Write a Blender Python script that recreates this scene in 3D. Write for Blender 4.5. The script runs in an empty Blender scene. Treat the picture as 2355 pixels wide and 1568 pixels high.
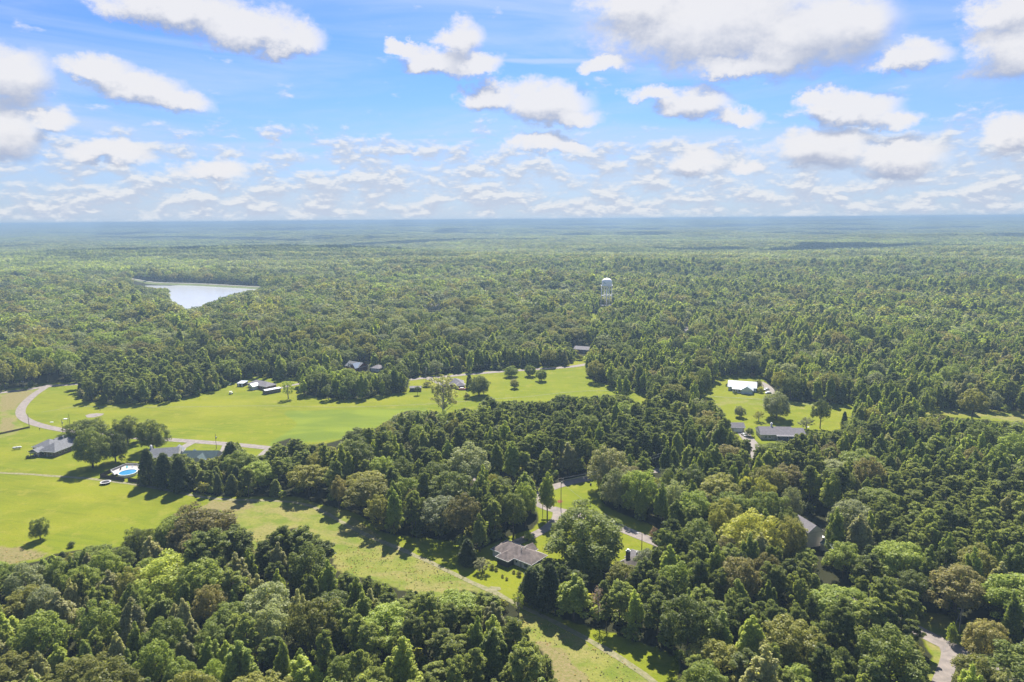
import bpy, math, random
import numpy as np
from mathutils import Matrix, Vector

# ------------------------------------------------------------------ camera, sun, sky, exposure
SC = bpy.context.scene
PITCH, ROLL, CAMH, FV = 10.1, 0.47, 120.0, 1569.4      # FV: focal length in units of the 2354 px wide survey grid
_p, _r = math.radians(PITCH), math.radians(ROLL)
_f = np.array([0, math.cos(_p), -math.sin(_p)]); _u = np.array([0, math.sin(_p), math.cos(_p)]); _x = np.array([1., 0, 0])
RT = _x*math.cos(_r) - _u*math.sin(_r); UP = _u*math.cos(_r) + _x*math.sin(_r); FW = _f
cam = bpy.data.cameras.new('camera'); camo = bpy.data.objects.new('camera', cam); SC.collection.objects.link(camo)
cam.sensor_width = 36; cam.lens = 36*FV/2354; cam.clip_start = 1; cam.clip_end = 80000
camo.matrix_world = Matrix(((RT[0], UP[0], -FW[0], 0), (RT[1], UP[1], -FW[1], 0), (RT[2], UP[2], -FW[2], CAMH), (0, 0, 0, 1)))
SC.camera = camo
SC.view_settings.view_transform = 'Standard'; SC.view_settings.look = 'None'
SC.view_settings.exposure = 1.3; SC.view_settings.gamma = 1
SC.render.resolution_x = 1024; SC.render.resolution_y = 682
SUN_EL, SUN_AZ = 49.0, 3.0                              # azimuth measured from +Y towards +X
sl = bpy.data.lights.new('sun', 'SUN'); sl.energy = 5.0; sl.angle = math.radians(.53); sl.color = (1, .955, .88)
so = bpy.data.objects.new('sun', sl); SC.collection.objects.link(so)
_s = Vector((math.sin(math.radians(SUN_AZ))*math.cos(math.radians(SUN_EL)), math.cos(math.radians(SUN_AZ))*math.cos(math.radians(SUN_EL)), math.sin(math.radians(SUN_EL))))
so.rotation_euler = _s.to_track_quat('Z', 'Y').to_euler(); so.location = (0, 0, 300)
cy = SC.cycles
cy.max_bounces = 5; cy.diffuse_bounces = 3; cy.glossy_bounces = 2; cy.transmission_bounces = 3; cy.transparent_max_bounces = 6; cy.volume_bounces = 0
cy.sample_clamp_indirect = 4; cy.use_denoising = True; cy.caustics_reflective = False; cy.caustics_refractive = False

def P(x, y, z=0.):
    d = RT*(x-1177)/FV + UP*(784-y)/FV + FW
    t = (z-CAMH)/d[2]
    return float(d[0]*t), float(d[1]*t)
def Q(X, Y, Z):
    X = np.asarray(X, float); Y = np.asarray(Y, float); Z = np.asarray(Z, float)-CAMH
    k = X*FW[0]+Y*FW[1]+Z*FW[2]; k = np.where(k < 1, 1, k)
    return 1177+FV*(X*RT[0]+Y*RT[1]+Z*RT[2])/k, 784-FV*(X*UP[0]+Y*UP[1]+Z*UP[2])/k
def AE(x, y):
    d = RT*(x-1177)/FV + UP*(784-y)/FV + FW; d = d/np.linalg.norm(d)
    return math.atan2(d[0], d[1]), math.asin(d[2])

class NT:
    def __init__(s, tree): s.t = tree; s.n = tree.nodes; s.l = tree.links
    def add(s, kind, **kw):
        n = s.n.new(kind)
        for k, v in kw.items():
            if k.startswith('i_'):
                k = k[2:]; k = int(k) if k.isdigit() else k.replace('_', ' ')
                if hasattr(v, 'is_output'): s.l.new(v, n.inputs[k])
                else: n.inputs[k].default_value = v
            else: setattr(n, k, v)
        return n
    def m(s, op, a, b=None, c=None, clamp=False):
        n = s.n.new('ShaderNodeMath'); n.operation = op; n.use_clamp = clamp
        for i, v in enumerate((a, b, c)):
            if v is None: continue
            if hasattr(v, 'is_output'): s.l.new(v, n.inputs[i])
            else: n.inputs[i].default_value = v
        return n.outputs[0]
    def v(s, op, a, b=None, c=None, out=0):
        n = s.n.new('ShaderNodeVectorMath'); n.operation = op
        for i, v in enumerate((a, b, c)):
            if v is None: continue
            if hasattr(v, 'is_output'): s.l.new(v, n.inputs[i])
            else: n.inputs[i].default_value = v
        return n.outputs[out]
    def ss(s, x, a, b, c=0., d=1.):
        n = s.n.new('ShaderNodeMapRange'); n.interpolation_type = 'SMOOTHSTEP'
        for i, v in enumerate((x, a, b, c, d)):
            if hasattr(v, 'is_output'): s.l.new(v, n.inputs[i])
            else: n.inputs[i].default_value = v
        return n.outputs[0]
    def mix(s, f, a, b):
        n = s.n.new('ShaderNodeMix'); n.data_type = 'RGBA'
        for k, v in ((0, f), (6, a), (7, b)):
            if hasattr(v, 'is_output'): s.l.new(v, n.inputs[k])
            else: n.inputs[k].default_value = v if k == 0 else (*v[:3], 1)
        return n.outputs[2]
    def noise(s, vec, scale, detail=4, rough=.55, dist=0.):
        n = s.add('ShaderNodeTexNoise', i_Vector=vec, i_Scale=scale, i_Detail=detail, i_Roughness=rough, i_Distortion=dist)
        return n.outputs[0]

def make_world():
    w = bpy.data.worlds.new('World'); SC.world = w; w.use_nodes = True
    w.node_tree.nodes.clear(); N = NT(w.node_tree)
    sky = N.add('ShaderNodeTexSky', sky_type='NISHITA', sun_disc=False)
    sky.sun_elevation = math.radians(SUN_EL); sky.sun_rotation = math.radians(SUN_AZ)
    sky.altitude = 100; sky.air_density = 1.0; sky.dust_density = 0.6; sky.ozone_density = 2.5
    bgsky = N.v('MULTIPLY', sky.outputs[0], (SKY_K*.40, SKY_K*.60, SKY_K*1.0))
    tc = N.add('ShaderNodeTexCoord'); sep = N.add('ShaderNodeSeparateXYZ', i_0=tc.outputs['Generated'])
    az = N.m('ARCTAN2', sep.outputs[0], sep.outputs[1]); el = N.m('ARCSINE', sep.outputs[2])
    comb = N.add('ShaderNodeCombineXYZ', i_0=az, i_1=el); ae = comb.outputs[0]
    # high thin cirrus: streaks drawn out sideways, rising to the left
    cs = N.v('MULTIPLY', N.v('ADD', ae, (3.1, 0, 0)), (1.6, 11, 1))
    rot = N.add('ShaderNodeVectorRotate', rotation_type='Z_AXIS', i_Vector=cs, i_Angle=.22).outputs[0]
    cir = N.ss(N.noise(rot, 1.3, 5, .6, .6), .36, .78, 0, .72)
    contr = []
    for x0, y0, x1, y1, th, st in ((1125, 138, 1480, 139, 7, .6), (0, 335, 1120, 318, 10, .35), (1620, 330, 2354, 300, 7, .3)):
        a0, e0 = AE(x0, y0); a1, e1 = AE(x1, y1); k = (e1-e0)/(a1-a0)
        d = N.m('ABSOLUTE', N.m('SUBTRACT', el, N.m('MULTIPLY_ADD', az, k, e0-k*a0)))
        wob = N.noise(N.v('MULTIPLY', ae, (14, 40, 1)), 1, 2)
        s_ = N.ss(N.m('MULTIPLY_ADD', wob, -.006, N.m('ADD', d, .003)), th*.0001, th*.00075, st, 0)
        inb = N.m('MULTIPLY', N.ss(az, a0-.02, a0+.03), N.ss(az, a1-.03, a1+.02, 1, 0))
        contr.append(N.m('MULTIPLY', s_, inb))
    for c in contr: cir = N.m('MAXIMUM', cir, c)
    # cumulus: soft puffs ruffled by noise
    warp = N.add('ShaderNodeTexNoise', i_Vector=N.v('MULTIPLY', ae, (1, 1.4, 1)), i_Scale=13, i_Detail=8, i_Roughness=.66)
    wv = N.v('SUBTRACT', warp.outputs[1], (.5, .5, .5))
    blobs = [(1640,50,270,95),(1840,85,190,85),(1490,5,150,55),(1960,60,80,65),(1740,150,170,28),(400,18,150,42),(560,62,135,42),(668,86,75,36),
      (15,165,75,62),(-10,300,80,65),(110,272,50,28),(215,158,75,30),(320,200,92,38),(405,225,70,30),(1052,88,62,42),(1010,135,95,30),(935,108,48,16),
      (1090,152,72,24),(1250,232,120,48),(1125,215,75,34),(1305,265,80,24),(1590,240,92,42),(1500,212,72,24),(1680,265,65,22),(1965,242,95,34),(1895,225,48,24),
      (2055,268,60,20),(2090,135,72,32),(2320,110,85,60),(2330,25,80,45),(1390,142,55,20),(1235,322,80,24),(1310,338,50,20),(255,360,85,26),(480,385,85,24),
      (1590,378,70,32),(1708,388,42,18),(1880,335,120,48),(2060,352,95,40),(2340,305,70,38)]
    B = []
    for (cx, cy_, rx, ry) in blobs:
        a, e = AE(cx, cy_); B.append((a, e, rx/FV*.97, ry/FV*.97))
    def field(vec):
        acc = None
        for (a, e, rx, ry) in B:
            d = N.v('MULTIPLY_ADD', vec, (1/rx, 1/ry, 0), (-a/rx, -e/ry, 0))
            q = N.v('DOT_PRODUCT', d, d, out=1)
            acc = q if acc is None else N.m('SMOOTH_MIN', acc, q, .35)
        return N.m('SUBTRACT', 1.25, acc)
    ae2 = N.v('MULTIPLY_ADD', wv, (.085, .065, 0), ae)
    F1 = field(ae2); F2 = field(N.v('ADD', ae2, (.0, .022, 0)))
    fine = N.m('SUBTRACT', warp.outputs[0], .5)
    D1 = N.m('MULTIPLY_ADD', fine, 1.9, F1)
    a1 = N.ss(D1, -.05, .95)
    lit1 = N.ss(N.m('SUBTRACT', N.m('SUBTRACT', N.m('MAXIMUM', F2, -1.5), F1), N.m('MULTIPLY', fine, 1.5)), -.38, .80, 1, 0)
    # crowd of small far clouds low over the horizon
    inv = N.m('DIVIDE', 1, N.m('MAXIMUM', N.m('ADD', el, .035), .02))
    lay0 = None; lay = N.add('ShaderNodeCombineXYZ', i_0=N.m('MULTIPLY', az, 17), i_1=N.m('MULTIPLY', el, 38), i_2=4.2).outputs[0]
    lay2 = N.add('ShaderNodeCombineXYZ', i_0=N.m('MULTIPLY', az, 17), i_1=N.m('MULTIPLY_ADD', el, 38, .22), i_2=4.2).outputs[0]
    n1 = N.noise(lay, 1.25, 8, .60, .15); n2 = N.noise(lay2, 1.25, 8, .60, .15)
    band = N.m('MULTIPLY', N.ss(el, -.005, .012), N.ss(el, .085, .17, 1, 0))
    thr = N.m('MULTIPLY_ADD', N.m('SUBTRACT', 1, band), .20, N.ss(el, .0, .13, .39, .475))
    a2 = N.ss(N.m('SUBTRACT', n1, thr), -.06, .17)
    lit2 = N.ss(N.m('SUBTRACT', n1, n2), -.07, .09)
    white = (1.02, 1.02, 1.06); grey = (.42, .50, .70)
    sc = lambda c, k: tuple(v*k for v in c)
    K = CLOUD_K
    c1 = N.mix(lit1, sc(grey, K), sc(white, K))
    c2 = N.mix(N.m('POWER', lit2, 1.6), sc((.66, .745, .91), K), sc((.98, 1.0, 1.04), K))
    col = N.mix(cir, bgsky, sc((.74, .88, 1.06), K))
    milky = N.ss(el, -.01, .2, .62, 0)
    col = N.mix(milky, col, sc((.70, .79, .96), K))
    col = N.mix(N.m('MULTIPLY', a2, .9), col, c2)
    col = N.mix(N.m('MULTIPLY', a1, .97), col, c1)
    bg = N.add('ShaderNodeBackground', i_Color=col, i_Strength=.13)
    out = N.add('ShaderNodeOutputWorld', i_Surface=bg.outputs[0])
    w.cycles.sampling_method = 'MANUAL'; w.cycles.sample_map_resolution = 512
SKY_K, CLOUD_K = .47, 2.65
make_world()

# ------------------------------------------------------------------ helpers
rng = np.random.default_rng(7); random.seed(7)
COL = SC.collection
def tag(o, label=None, cat=None, group=None, kind=None):
    if label: o['label'] = label
    if cat: o['category'] = cat
    if group: o['group'] = group
    if kind: o['kind'] = kind
    return o
def empty(name, loc, rz=0):
    o = bpy.data.objects.new(name, None); COL.objects.link(o); o.location = loc; o.rotation_euler = (0, 0, rz); o.empty_display_size = .5
    return o
def mesh_np(name, V, Fq, mats=(), mi=None, smooth=False):
    me = bpy.data.meshes.new(name)
    k = Fq.shape[1]; n = len(Fq)
    me.vertices.add(len(V)); me.vertices.foreach_set('co', V.astype(np.float32).ravel())
    me.loops.add(n*k); me.loops.foreach_set('vertex_index', Fq.astype(np.int32).ravel())
    me.polygons.add(n); me.polygons.foreach_set('loop_start', np.arange(0, n*k, k, dtype=np.int32))
    for m in mats: me.materials.append(m)
    if mi is not None: me.polygons.foreach_set('material_index', mi.astype(np.int32))
    if smooth: me.polygons.foreach_set('use_smooth', np.ones(n, bool))
    me.update(calc_edges=True); me.validate()
    return me
class MB:
    def __init__(s): s.v = []; s.f = []
    def add(s, vs, fs):
        o = len(s.v); s.v += [tuple(v) for v in vs]; s.f += [tuple(i+o for i in f) for f in fs]; return s
    def box(s, cx, cy, cz, sx, sy, sz, rz=0):
        c, n = math.cos(rz), math.sin(rz); vs = []
        for z in (-1, 1):
            for x, y in ((-1, -1), (1, -1), (1, 1), (-1, 1)):
                a, b = x*sx/2, y*sy/2
                vs.append((cx+a*c-b*n, cy+a*n+b*c, cz+z*sz/2))
        return s.add(vs, [(3, 2, 1, 0), (4, 5, 6, 7), (0, 1, 5, 4), (1, 2, 6, 5), (2, 3, 7, 6), (3, 0, 4, 7)])
    def cyl(s, p0, p1, r0, r1=None, n=8, cap=True):
        r1 = r0 if r1 is None else r1
        p0, p1 = Vector(p0), Vector(p1); d = (p1-p0).normalized()
        a = d.orthogonal().normalized(); b = d.cross(a); vs = []
        for p, r in ((p0, r0), (p1, r1)):
            for i in range(n):
                t = 2*math.pi*i/n; vs.append(p+a*(r*math.cos(t))+b*(r*math.sin(t)))
        fs = [(i, (i+1) % n, n+(i+1) % n, n+i) for i in range(n)]
        if cap: fs += [tuple(range(n-1, -1, -1)), tuple(range(n, 2*n))]
        return s.add(vs, fs)
    def tube(s, pts, r, n=5):
        for a, b in zip(pts[:-1], pts[1:]): s.cyl(a, b, r, r, n)
        return s
    def lathe(s, prof, n=24, cx=0, cy=0, sx=1, sy=1):
        vs = []; m = len(prof)
        for i in range(n):
            t = 2*math.pi*i/n
            for r, z in prof: vs.append((cx+sx*r*math.cos(t), cy+sy*r*math.sin(t), z))
        fs = [(i*m+j, ((i+1) % n)*m+j, ((i+1) % n)*m+j+1, i*m+j+1) for i in range(n) for j in range(m-1)]
        return s.add(vs, fs)
    def build(s, name, mat, parent=None, loc=None, smooth=False, bevel=0):
        me = bpy.data.meshes.new(name); me.from_pydata(s.v, [], s.f); me.materials.append(mat); me.update()
        if smooth: me.polygons.foreach_set('use_smooth', [True]*len(me.polygons))
        o = bpy.data.objects.new(name, me); COL.objects.link(o)
        if parent: o.parent = parent
        if loc: o.location = loc
        if bevel:
            b = o.modifiers.new('bevel', 'BEVEL'); b.width = bevel; b.segments = 2
        return o

MATS = {}
def mat(name, col, rough=.8, noise=.0, nscale=1., metal=0, spec=.3, col2=None, kind=None, bump=0):
    if name in MATS: return MATS[name]
    m = bpy.data.materials.new(name); m.use_nodes = True; N = NT(m.node_tree); b = m.node_tree.nodes['Principled BSDF']
    b.inputs['Roughness'].default_value = rough; b.inputs['Metallic'].default_value = metal; b.inputs['Specular IOR Level'].default_value = spec
    tc = N.add('ShaderNodeTexCoord').outputs['Object']
    f = N.noise(tc, nscale, 5, .6)
    c2 = col2 or tuple(v*(1-noise) for v in col); c1 = tuple(min(1, v*(1+noise*.5)) for v in col)
    c = N.mix(N.ss(f, .3, .7), c2, c1)
    if kind == 'shingle':
        br = N.add('ShaderNodeTexBrick', i_Vector=tc, i_Scale=1., i_Color1=(1, 1, 1, 1), i_Color2=(.72, .72, .72, 1), i_Mortar=(.55, .55, .55, 1))
        br.inputs['Brick Width'].default_value = .9; br.inputs['Row Height'].default_value = .28; br.inputs['Mortar Size'].default_value = .03
        mx = N.add('ShaderNodeMix', data_type='RGBA', blend_type='MULTIPLY'); mx.inputs[0].default_value = .6
        N.l.new(c, mx.inputs[6]); N.l.new(br.outputs[0], mx.inputs[7]); c = mx.outputs[2]
    if kind in ('brick', 'siding', 'ribs'):
        wv = N.add('ShaderNodeTexWave', i_Vector=tc, i_Scale={'brick': 3.2, 'siding': 1.6, 'ribs': .9}[kind], bands_direction={'brick': 'Z', 'siding': 'Z', 'ribs': 'X'}[kind])
        mx = N.add('ShaderNodeMix', data_type='RGBA', blend_type='MULTIPLY'); mx.inputs[0].default_value = .35
        N.l.new(c, mx.inputs[6]); N.l.new(N.ss(wv.outputs[1], .0, .35, .6, 1), mx.inputs[7]); c = mx.outputs[2]
    N.l.new(c, b.inputs['Base Color'])
    MATS[name] = m; return m

def leaf_mat(name, c, trans=.52, var=.35):
    m = bpy.data.materials.new(name); m.use_nodes = True; m.node_tree.nodes.clear(); N = NT(m.node_tree)
    oi = N.add('ShaderNodeObjectInfo'); geo = N.add('ShaderNodeNewGeometry')
    isl = geo.outputs['Random Per Island']
    lo = tuple(v*(1-var) for v in c); hi = (c[0]*(1+var*1.1), c[1]*(1+var*.9), c[2]*(1+var*.6))
    col = N.mix(oi.outputs['Random'], lo, hi)
    pat = N.noise(geo.outputs['Position'], .011, 2, .5)
    col = N.mix(N.ss(pat, .35, .65, 0, .35), col, (c[0]*1.18, c[1]*1.0, c[2]*1.15))
    hs = N.add('ShaderNodeHueSaturation', i_Color=col, i_Value=N.m('MULTIPLY_ADD', isl, .7, .65), i_Hue=N.m('MULTIPLY_ADD', isl, -.03, .512), i_Saturation=.90)
    d = N.add('ShaderNodeBsdfDiffuse', i_Color=hs.outputs[0])
    tcol = N.v('MULTIPLY', hs.outputs[0], (1.5, 1.5, .7))
    t = N.add('ShaderNodeBsdfTranslucent', i_Color=tcol)
    mx = N.add('ShaderNodeMixShader', i_0=trans, i_1=d.outputs[0], i_2=t.outputs[0])
    g = N.add('ShaderNodeBsdfGlossy', i_Roughness=.42, i_Color=(1, 1, 1, 1))
    mx2 = N.add('ShaderNodeMixShader', i_0=.007, i_1=mx.outputs[0], i_2=g.outputs[0])
    N.add('ShaderNodeOutputMaterial', i_Surface=mx2.outputs[0])
    return m
LEAF_K = 2.5
LC = dict(dark=(.050, .076, .016), olive=(.078, .098, .018), brown=(.078, .088, .030), grey=(.082, .112, .058), bright=(.100, .146, .018),
          mid=(.074, .115, .017), pinedark=(.048, .074, .018), pinemid=(.070, .102, .024), cedar=(.034, .054, .016), yellow=(.135, .170, .016), pale=(.105, .130, .058), bare=(.085, .07, .052), straw=(.17, .155, .05))
LM = {k: leaf_mat('leaves_'+k, (v[0]*LEAF_K*1.17, v[1]*LEAF_K, v[2]*LEAF_K*.85)) for k, v in LC.items()}
CW = dict(dark='dark green', olive='olive green', brown='brownish green', grey='grey-green', bright='bright yellow-green', mid='mid green',
          pinedark='dark green', pinemid='mid green', cedar='blackish green', yellow='glowing yellow-green', pale='pale silvery', bare='bare brown', straw='straw')
BARK = mat('bark', (.12, .095, .07), .95, .4, 2)
BARKP = mat('bark_pale', (.30, .27, .22), .95, .4, 2)

# ------------------------------------------------------------------ trees
def leaves(c, nrm, size, g, elong=1.0):
    n = len(c)
    r = g.normal(size=(n, 3)); t = np.cross(nrm, r); t /= np.linalg.norm(t, axis=1, keepdims=True)+1e-9
    b = np.cross(nrm, t)
    s = size*(.6+.8*g.random((n, 1)))
    a = s*elong; w = s*(.55+.3*g.random((n, 1)))
    bend = nrm*s*.25*g.normal(size=(n, 1))
    V = np.stack([c-t*a, c-b*w+bend, c+t*a, c+b*w+bend*.5], 1).reshape(-1, 3)
    return V, np.arange(4*n).reshape(-1, 4)
def branches(mb, g, h0, H, R, n, r0, up=.35):
    for i in range(n):
        z = h0+(H*.85-h0)*i/max(1, n-1); a = g.random()*6.28; L = R*(.55+.35*g.random())*(1-.5*i/n)
        mb.cyl((0, 0, z), (math.cos(a)*L, math.sin(a)*L, z+L*up), r0*(.5-.3*i/n), r0*.1, 5, False)
def grow(kind, seed, dens):
    """unit-size tree in metres: returns (leaf verts, quads), trunk MB, height, radius"""
    g = np.random.default_rng(seed); C = []; Nn = []; tr = MB()
    def puff(ctr, rad, n, upb=.25, jit=.32, zs=1.):
        d = g.normal(size=(n, 3)); d[:, 2] += upb*1.5; d /= np.linalg.norm(d, axis=1, keepdims=True)
        rr = rad*(.62+.45*g.random((n, 1))); p = d*rr; p[:, 2] *= zs
        C.append(np.asarray(ctr)+p); q = d*.8+g.normal(size=(n, 3))*jit; q[:, 2] += .6; Nn.append(q/np.linalg.norm(q, axis=1, keepdims=True))
    if kind in ('oak', 'dome'):
        dome = kind == 'dome'
        H, R, zc = (16., 7., 7.4) if dome else (18., 6., 11.); ls, el = (.27 if dome else .30), 1.
        npf = 110 if dome else 66; low = 5.9 if dome else 6.5
        lob = g.random(6)*6.28
        for i in range(npf):
            u = (i+.5)/npf; ph = math.acos(1-(1.93 if dome else 1.6)*u); th = i*2.39996+g.random()*.7
            wob = 1+.12*math.sin(2*th+lob[0])+.10*math.sin(3*th+lob[1])*math.sin(ph*2+lob[2])+.07*math.sin(5*th+lob[3]+2*ph)
            k = (.66+.27*g.random())*wob; cp = math.cos(ph)
            ctr = (math.sin(ph)*math.cos(th)*R*k, math.sin(ph)*math.sin(th)*R*k, zc+cp*(H-zc)*k*.97 if cp > 0 else zc+cp*low*k)
            rad = .8+.85*g.random()**1.5
            puff(ctr, rad, int(88*dens*rad*rad/1.7), .4, .4)
        puff((0, 0, zc), R*.62, int((1500 if dome else 420)*dens), 0)
        tr.cyl((0, 0, -.3), (0, 0, 6), .42, .3, 8); branches(tr, g, 3 if dome else 4, 14, R, 11, .3)
        tr.cyl((0, 0, 6), (.3, .2, 13), .3, .08, 6)
    elif kind == 'tulip':
        H, R, zc = 20., 3.9, 9.; ls, el = .30, 1.15
        nl = 5+int(3*g.random())
        for q in range(nl):                      # several upright leaders, each a ragged spire
            a = q*6.283/nl+g.random()*.7; r0 = R*(.25+.42*g.random())*(0 if q == 0 else 1); top = 19.3 if q == 0 else 19.3-r0*1.2-2.5*g.random(); bot = 5+3*g.random(); m = 13
            tr.cyl((0, 0, bot*.5), (math.cos(a)*r0, math.sin(a)*r0, top-1.5), .13, .03, 5, False)
            for i in range(m):
                u = (i+.5)/m; z = bot+(top-bot)*u; s_ = (1-u**1.9)**.7*1.75*(.6+.4*min(1, u*4)); b = g.random()*6.28
                puff((math.cos(a)*r0+math.cos(b)*s_*.6, math.sin(a)*r0+math.sin(b)*s_*.6, z), .42+.55*s_*.75+.15*g.random(), int((26+44*s_)*dens), .5, .45, 1.35)
        for i in range(14):
            th = i*2.4; z = 4+4*g.random(); rr = R*(.5+.4*g.random()); puff((math.cos(th)*rr, math.sin(th)*rr, z), .9, int(46*dens), .4)
        tr.cyl((0, 0, -.3), (0, 0, 17), .32, .05, 8); branches(tr, g, 4, 18, 3.4, 8, .25, .6)
    elif kind == 'pine':
        H, R, zc = 19., 3.2, 12.; ls, el = .23, 2.0
        nb = 40; top = 18.; low = 7+3*g.random(); f1 = g.random()*6
        for i in range(nb):
            u = (i+.5)/nb; z = low+(top-low)*u+.4*g.normal(); th = i*2.39996+g.random()
            k = min(1, .45+u*1.5)*math.sqrt(max(.05, 1-(max(0, u-.25)/.8)**2))*(1+.25*math.sin(th+f1))
            rr = R*k*(.45+.62*g.random()); e = (math.cos(th)*rr, math.sin(th)*rr, z+.22*rr)
            for f_ in (1., .62):
                puff((e[0]*f_, e[1]*f_, z+(e[2]-z)*f_), (.62+.38*g.random())*(1 if f_ == 1 else .8), int((62 if f_ == 1 else 26)*dens), .4, .75, .8)
            tr.cyl((0, 0, z-.4), e, .06, .02, 4, False)
        puff((0, 0, 18.2), .6, int(60*dens), .6, .6, 1.2)
        lean = g.normal()*.3
        tr.cyl((0, 0, -.3), (lean, 0, 10), .25, .17, 7); tr.cyl((lean, 0, 10), (0, 0, 18.2), .17, .04, 6)
    elif kind == 'cedar':
        H, R, zc = 12., 2.7, 5.; ls, el = .24, 1.3
        npf = 74
        for i in range(npf):
            u = (i+.5)/npf; z = .6+10.6*u; th = i*2.39996+g.random()*.7
            rr = R*(1-u)**.62*(.72+.3*g.random())*min(1, .75+u*2)
            puff((math.cos(th)*rr, math.sin(th)*rr, z), .62+.3*(1-u), int(46*dens), .35, .55, 1.15)
        puff((0, 0, 4.5), 1.6, int(160*dens), 0, .5, 2.3)
        tr.cyl((0, 0, -.3), (0, 0, 10.5), .2, .04, 7)
    elif kind == 'sparse':
        H, R, zc = 22., 5.6, 13.; ls, el = .30, 1.1
        tr.cyl((0, 0, -.3), (.3, 0, 8), .5, .36, 8); tr.cyl((.3, 0, 8), (-.2, .3, 19), .36, .06, 7)
        for i in range(30):
            u = i/29; z0 = 5+12*u; th = i*2.39996+g.random(); rr = R*(.5+.5*math.sin(math.pi*min(1, .25+u*.75)))*(.7+.4*g.random())
            e = (math.cos(th)*rr, math.sin(th)*rr, z0+2.2+1.5*g.random())
            tr.cyl((.2, 0, z0-1), e, .14, .03, 5, False)
            for k in range(3):
                f = .6+.4*g.random(); puff((e[0]*f+g.normal()*.6, e[1]*f+g.normal()*.6, e[2]*1.0+g.normal()*.9), .8, int(24*dens), .2, .8)
    elif kind == 'bare':
        H, R, zc = 12., 2.5, 7.; ls, el = .12, 2.
        tr.cyl((0, 0, -.3), (0, 0, 11.5), .16, .03, 6)
        for i in range(40):
            z = 2.5+8.5*i/40; a = g.random()*6.28; L = 2.4*(1-i/55)*(.6+.4*g.random())
            e = (math.cos(a)*L, math.sin(a)*L, z+L*.8)
            tr.cyl((0, 0, z), e, .05, .015, 4, False)
            for k in range(3):
                tr.cyl(e, (e[0]+g.normal()*.5, e[1]+g.normal()*.5, e[2]+.6), .02, .008, 3, False)
            puff(e, .4, int(6*dens), .2, .8)
    elif kind == 'shrub':
        H, R, zc = 2.2, 1.4, 1.; ls, el = .16, 1.1
        for i in range(14):
            th = i*2.39996; rr = .85*math.sqrt((i+.5)/14); puff((math.cos(th)*rr, math.sin(th)*rr, 1.35-rr*.55+.2*g.normal()), .5+.15*g.random(), int(34*dens), .3)
        tr.cyl((0, 0, -.1), (0, 0, 1), .06, .03, 5)
    C = np.concatenate(C); Nn = np.concatenate(Nn)
    C[:, 2] = np.maximum(C[:, 2], .25)
    s = ls/(dens**.42)
    V, Fq = leaves(C, Nn, s, g, el)
    return V, Fq, tr, H, R
FORMS = {}
def form(kind, i, lod):
    key = (kind, i, lod)
    if key not in FORMS:
        dens = {0: 1.9, 1: .45, 2: .12}[lod]
        V, Fq, tr, H, R = grow(kind, 100*i+hash_k(kind), dens)
        FORMS[key] = (V, Fq, tr, H, R)
    return FORMS[key]
def hash_k(k): return sum(ord(c)*(j+3) for j, c in enumerate(k))
NFORM = dict(oak=5, dome=3, tulip=3, pine=4, cedar=3, sparse=1, bare=1, shrub=2)
CROWN = {}; TRUNK = {}
def crown_mesh(kind, i, colr):
    k = (kind, i, colr)
    if k not in CROWN:
        V, Fq, tr, H, R = form(kind, i, 0)
        CROWN[k] = mesh_np('crown', V, Fq, [LM[colr]])
        if (kind, i) not in TRUNK:
            me = bpy.data.meshes.new('trunk'); me.from_pydata(tr.v, [], tr.f)
            me.materials.append(BARKP if kind in ('sparse', 'bare') else BARK); TRUNK[(kind, i)] = me
    return CROWN[k], TRUNK[(kind, i)]
NAME = dict(dome='broadleaf_tree', oak='broadleaf_tree', tulip='poplar_tree', pine='pine_tree', cedar='cedar_tree', sparse='broadleaf_tree', bare='bare_tree', shrub='shrub')
CAT = dict(dome='broadleaf tree', oak='broadleaf tree', tulip='poplar tree', pine='pine tree', cedar='cedar tree', sparse='broadleaf tree', bare='bare tree', shrub='shrub')
def plant(kind, i, colr, x, y, z, H, R, rz, label, group=None):
    cm, tm = crown_mesh(kind, i, colr); _, _, _, H0, R0 = FORMS[(kind, i, 0)]
    t = empty(NAME[kind], (x, y, z), rz); t.scale = (R/R0, R/R0, H/H0)
    for nm, me in (('crown', cm), ('trunk', tm)):
        o = bpy.data.objects.new(nm, me); COL.objects.link(o); o.parent = t
    return tag(t, label, CAT[kind], group)

# ------------------------------------------------------------------ terrain
def sst(a, b, x):
    t = np.clip((x-a)/(b-a), 0, 1); return t*t*(3-2*t)
def zt(x, y):
    x = np.asarray(x, float); y = np.asarray(y, float); r = np.hypot(x, y)
    n = (np.sin(x/310+1.3)*np.sin(y/420+.4)+.6*np.sin(x/151+y/230+2)+.5*np.sin(y/173-x/390+.7)+.8*np.sin((x+.5*y)/840+4))
    z = sst(1230, 2600, r)*(7*n+4)
    z = z+26*np.exp(-((x+950)/700)**2-((y-2150)/260)**2)+14*np.exp(-((x-250)/420)**2-((y-1650)/220)**2)+12*np.exp(-((x+900)/420)**2-((y-1350)/160)**2)
    for cx, cy_, sx, sy, h in ((110, 1130, 230, 85, 13), (620, 1010, 230, 80, 12), (-1250, 1150, 220, 90, 10), (950, 1380, 400, 120, 14), (330, 1430, 300, 90, 11), (-250, 1620, 500, 110, 12), (1300, 1750, 500, 120, 14), (-100, 1950, 500, 120, 12)):
        z = z+h*np.exp(-((x-cx)/sx)**2-((y-cy_)/sy)**2)
    far = sst(4500, 14500, r)
    z = z+far*(60+13*np.sin(x/2300+.5)+9*np.sin(x/900+y/1700)+6*np.sin(x/410+2))
    return z*sst(620, 1300, r)*(1-np.exp(-(((x+600)/430)**2+((y-1240)/330)**2)**2))

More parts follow.
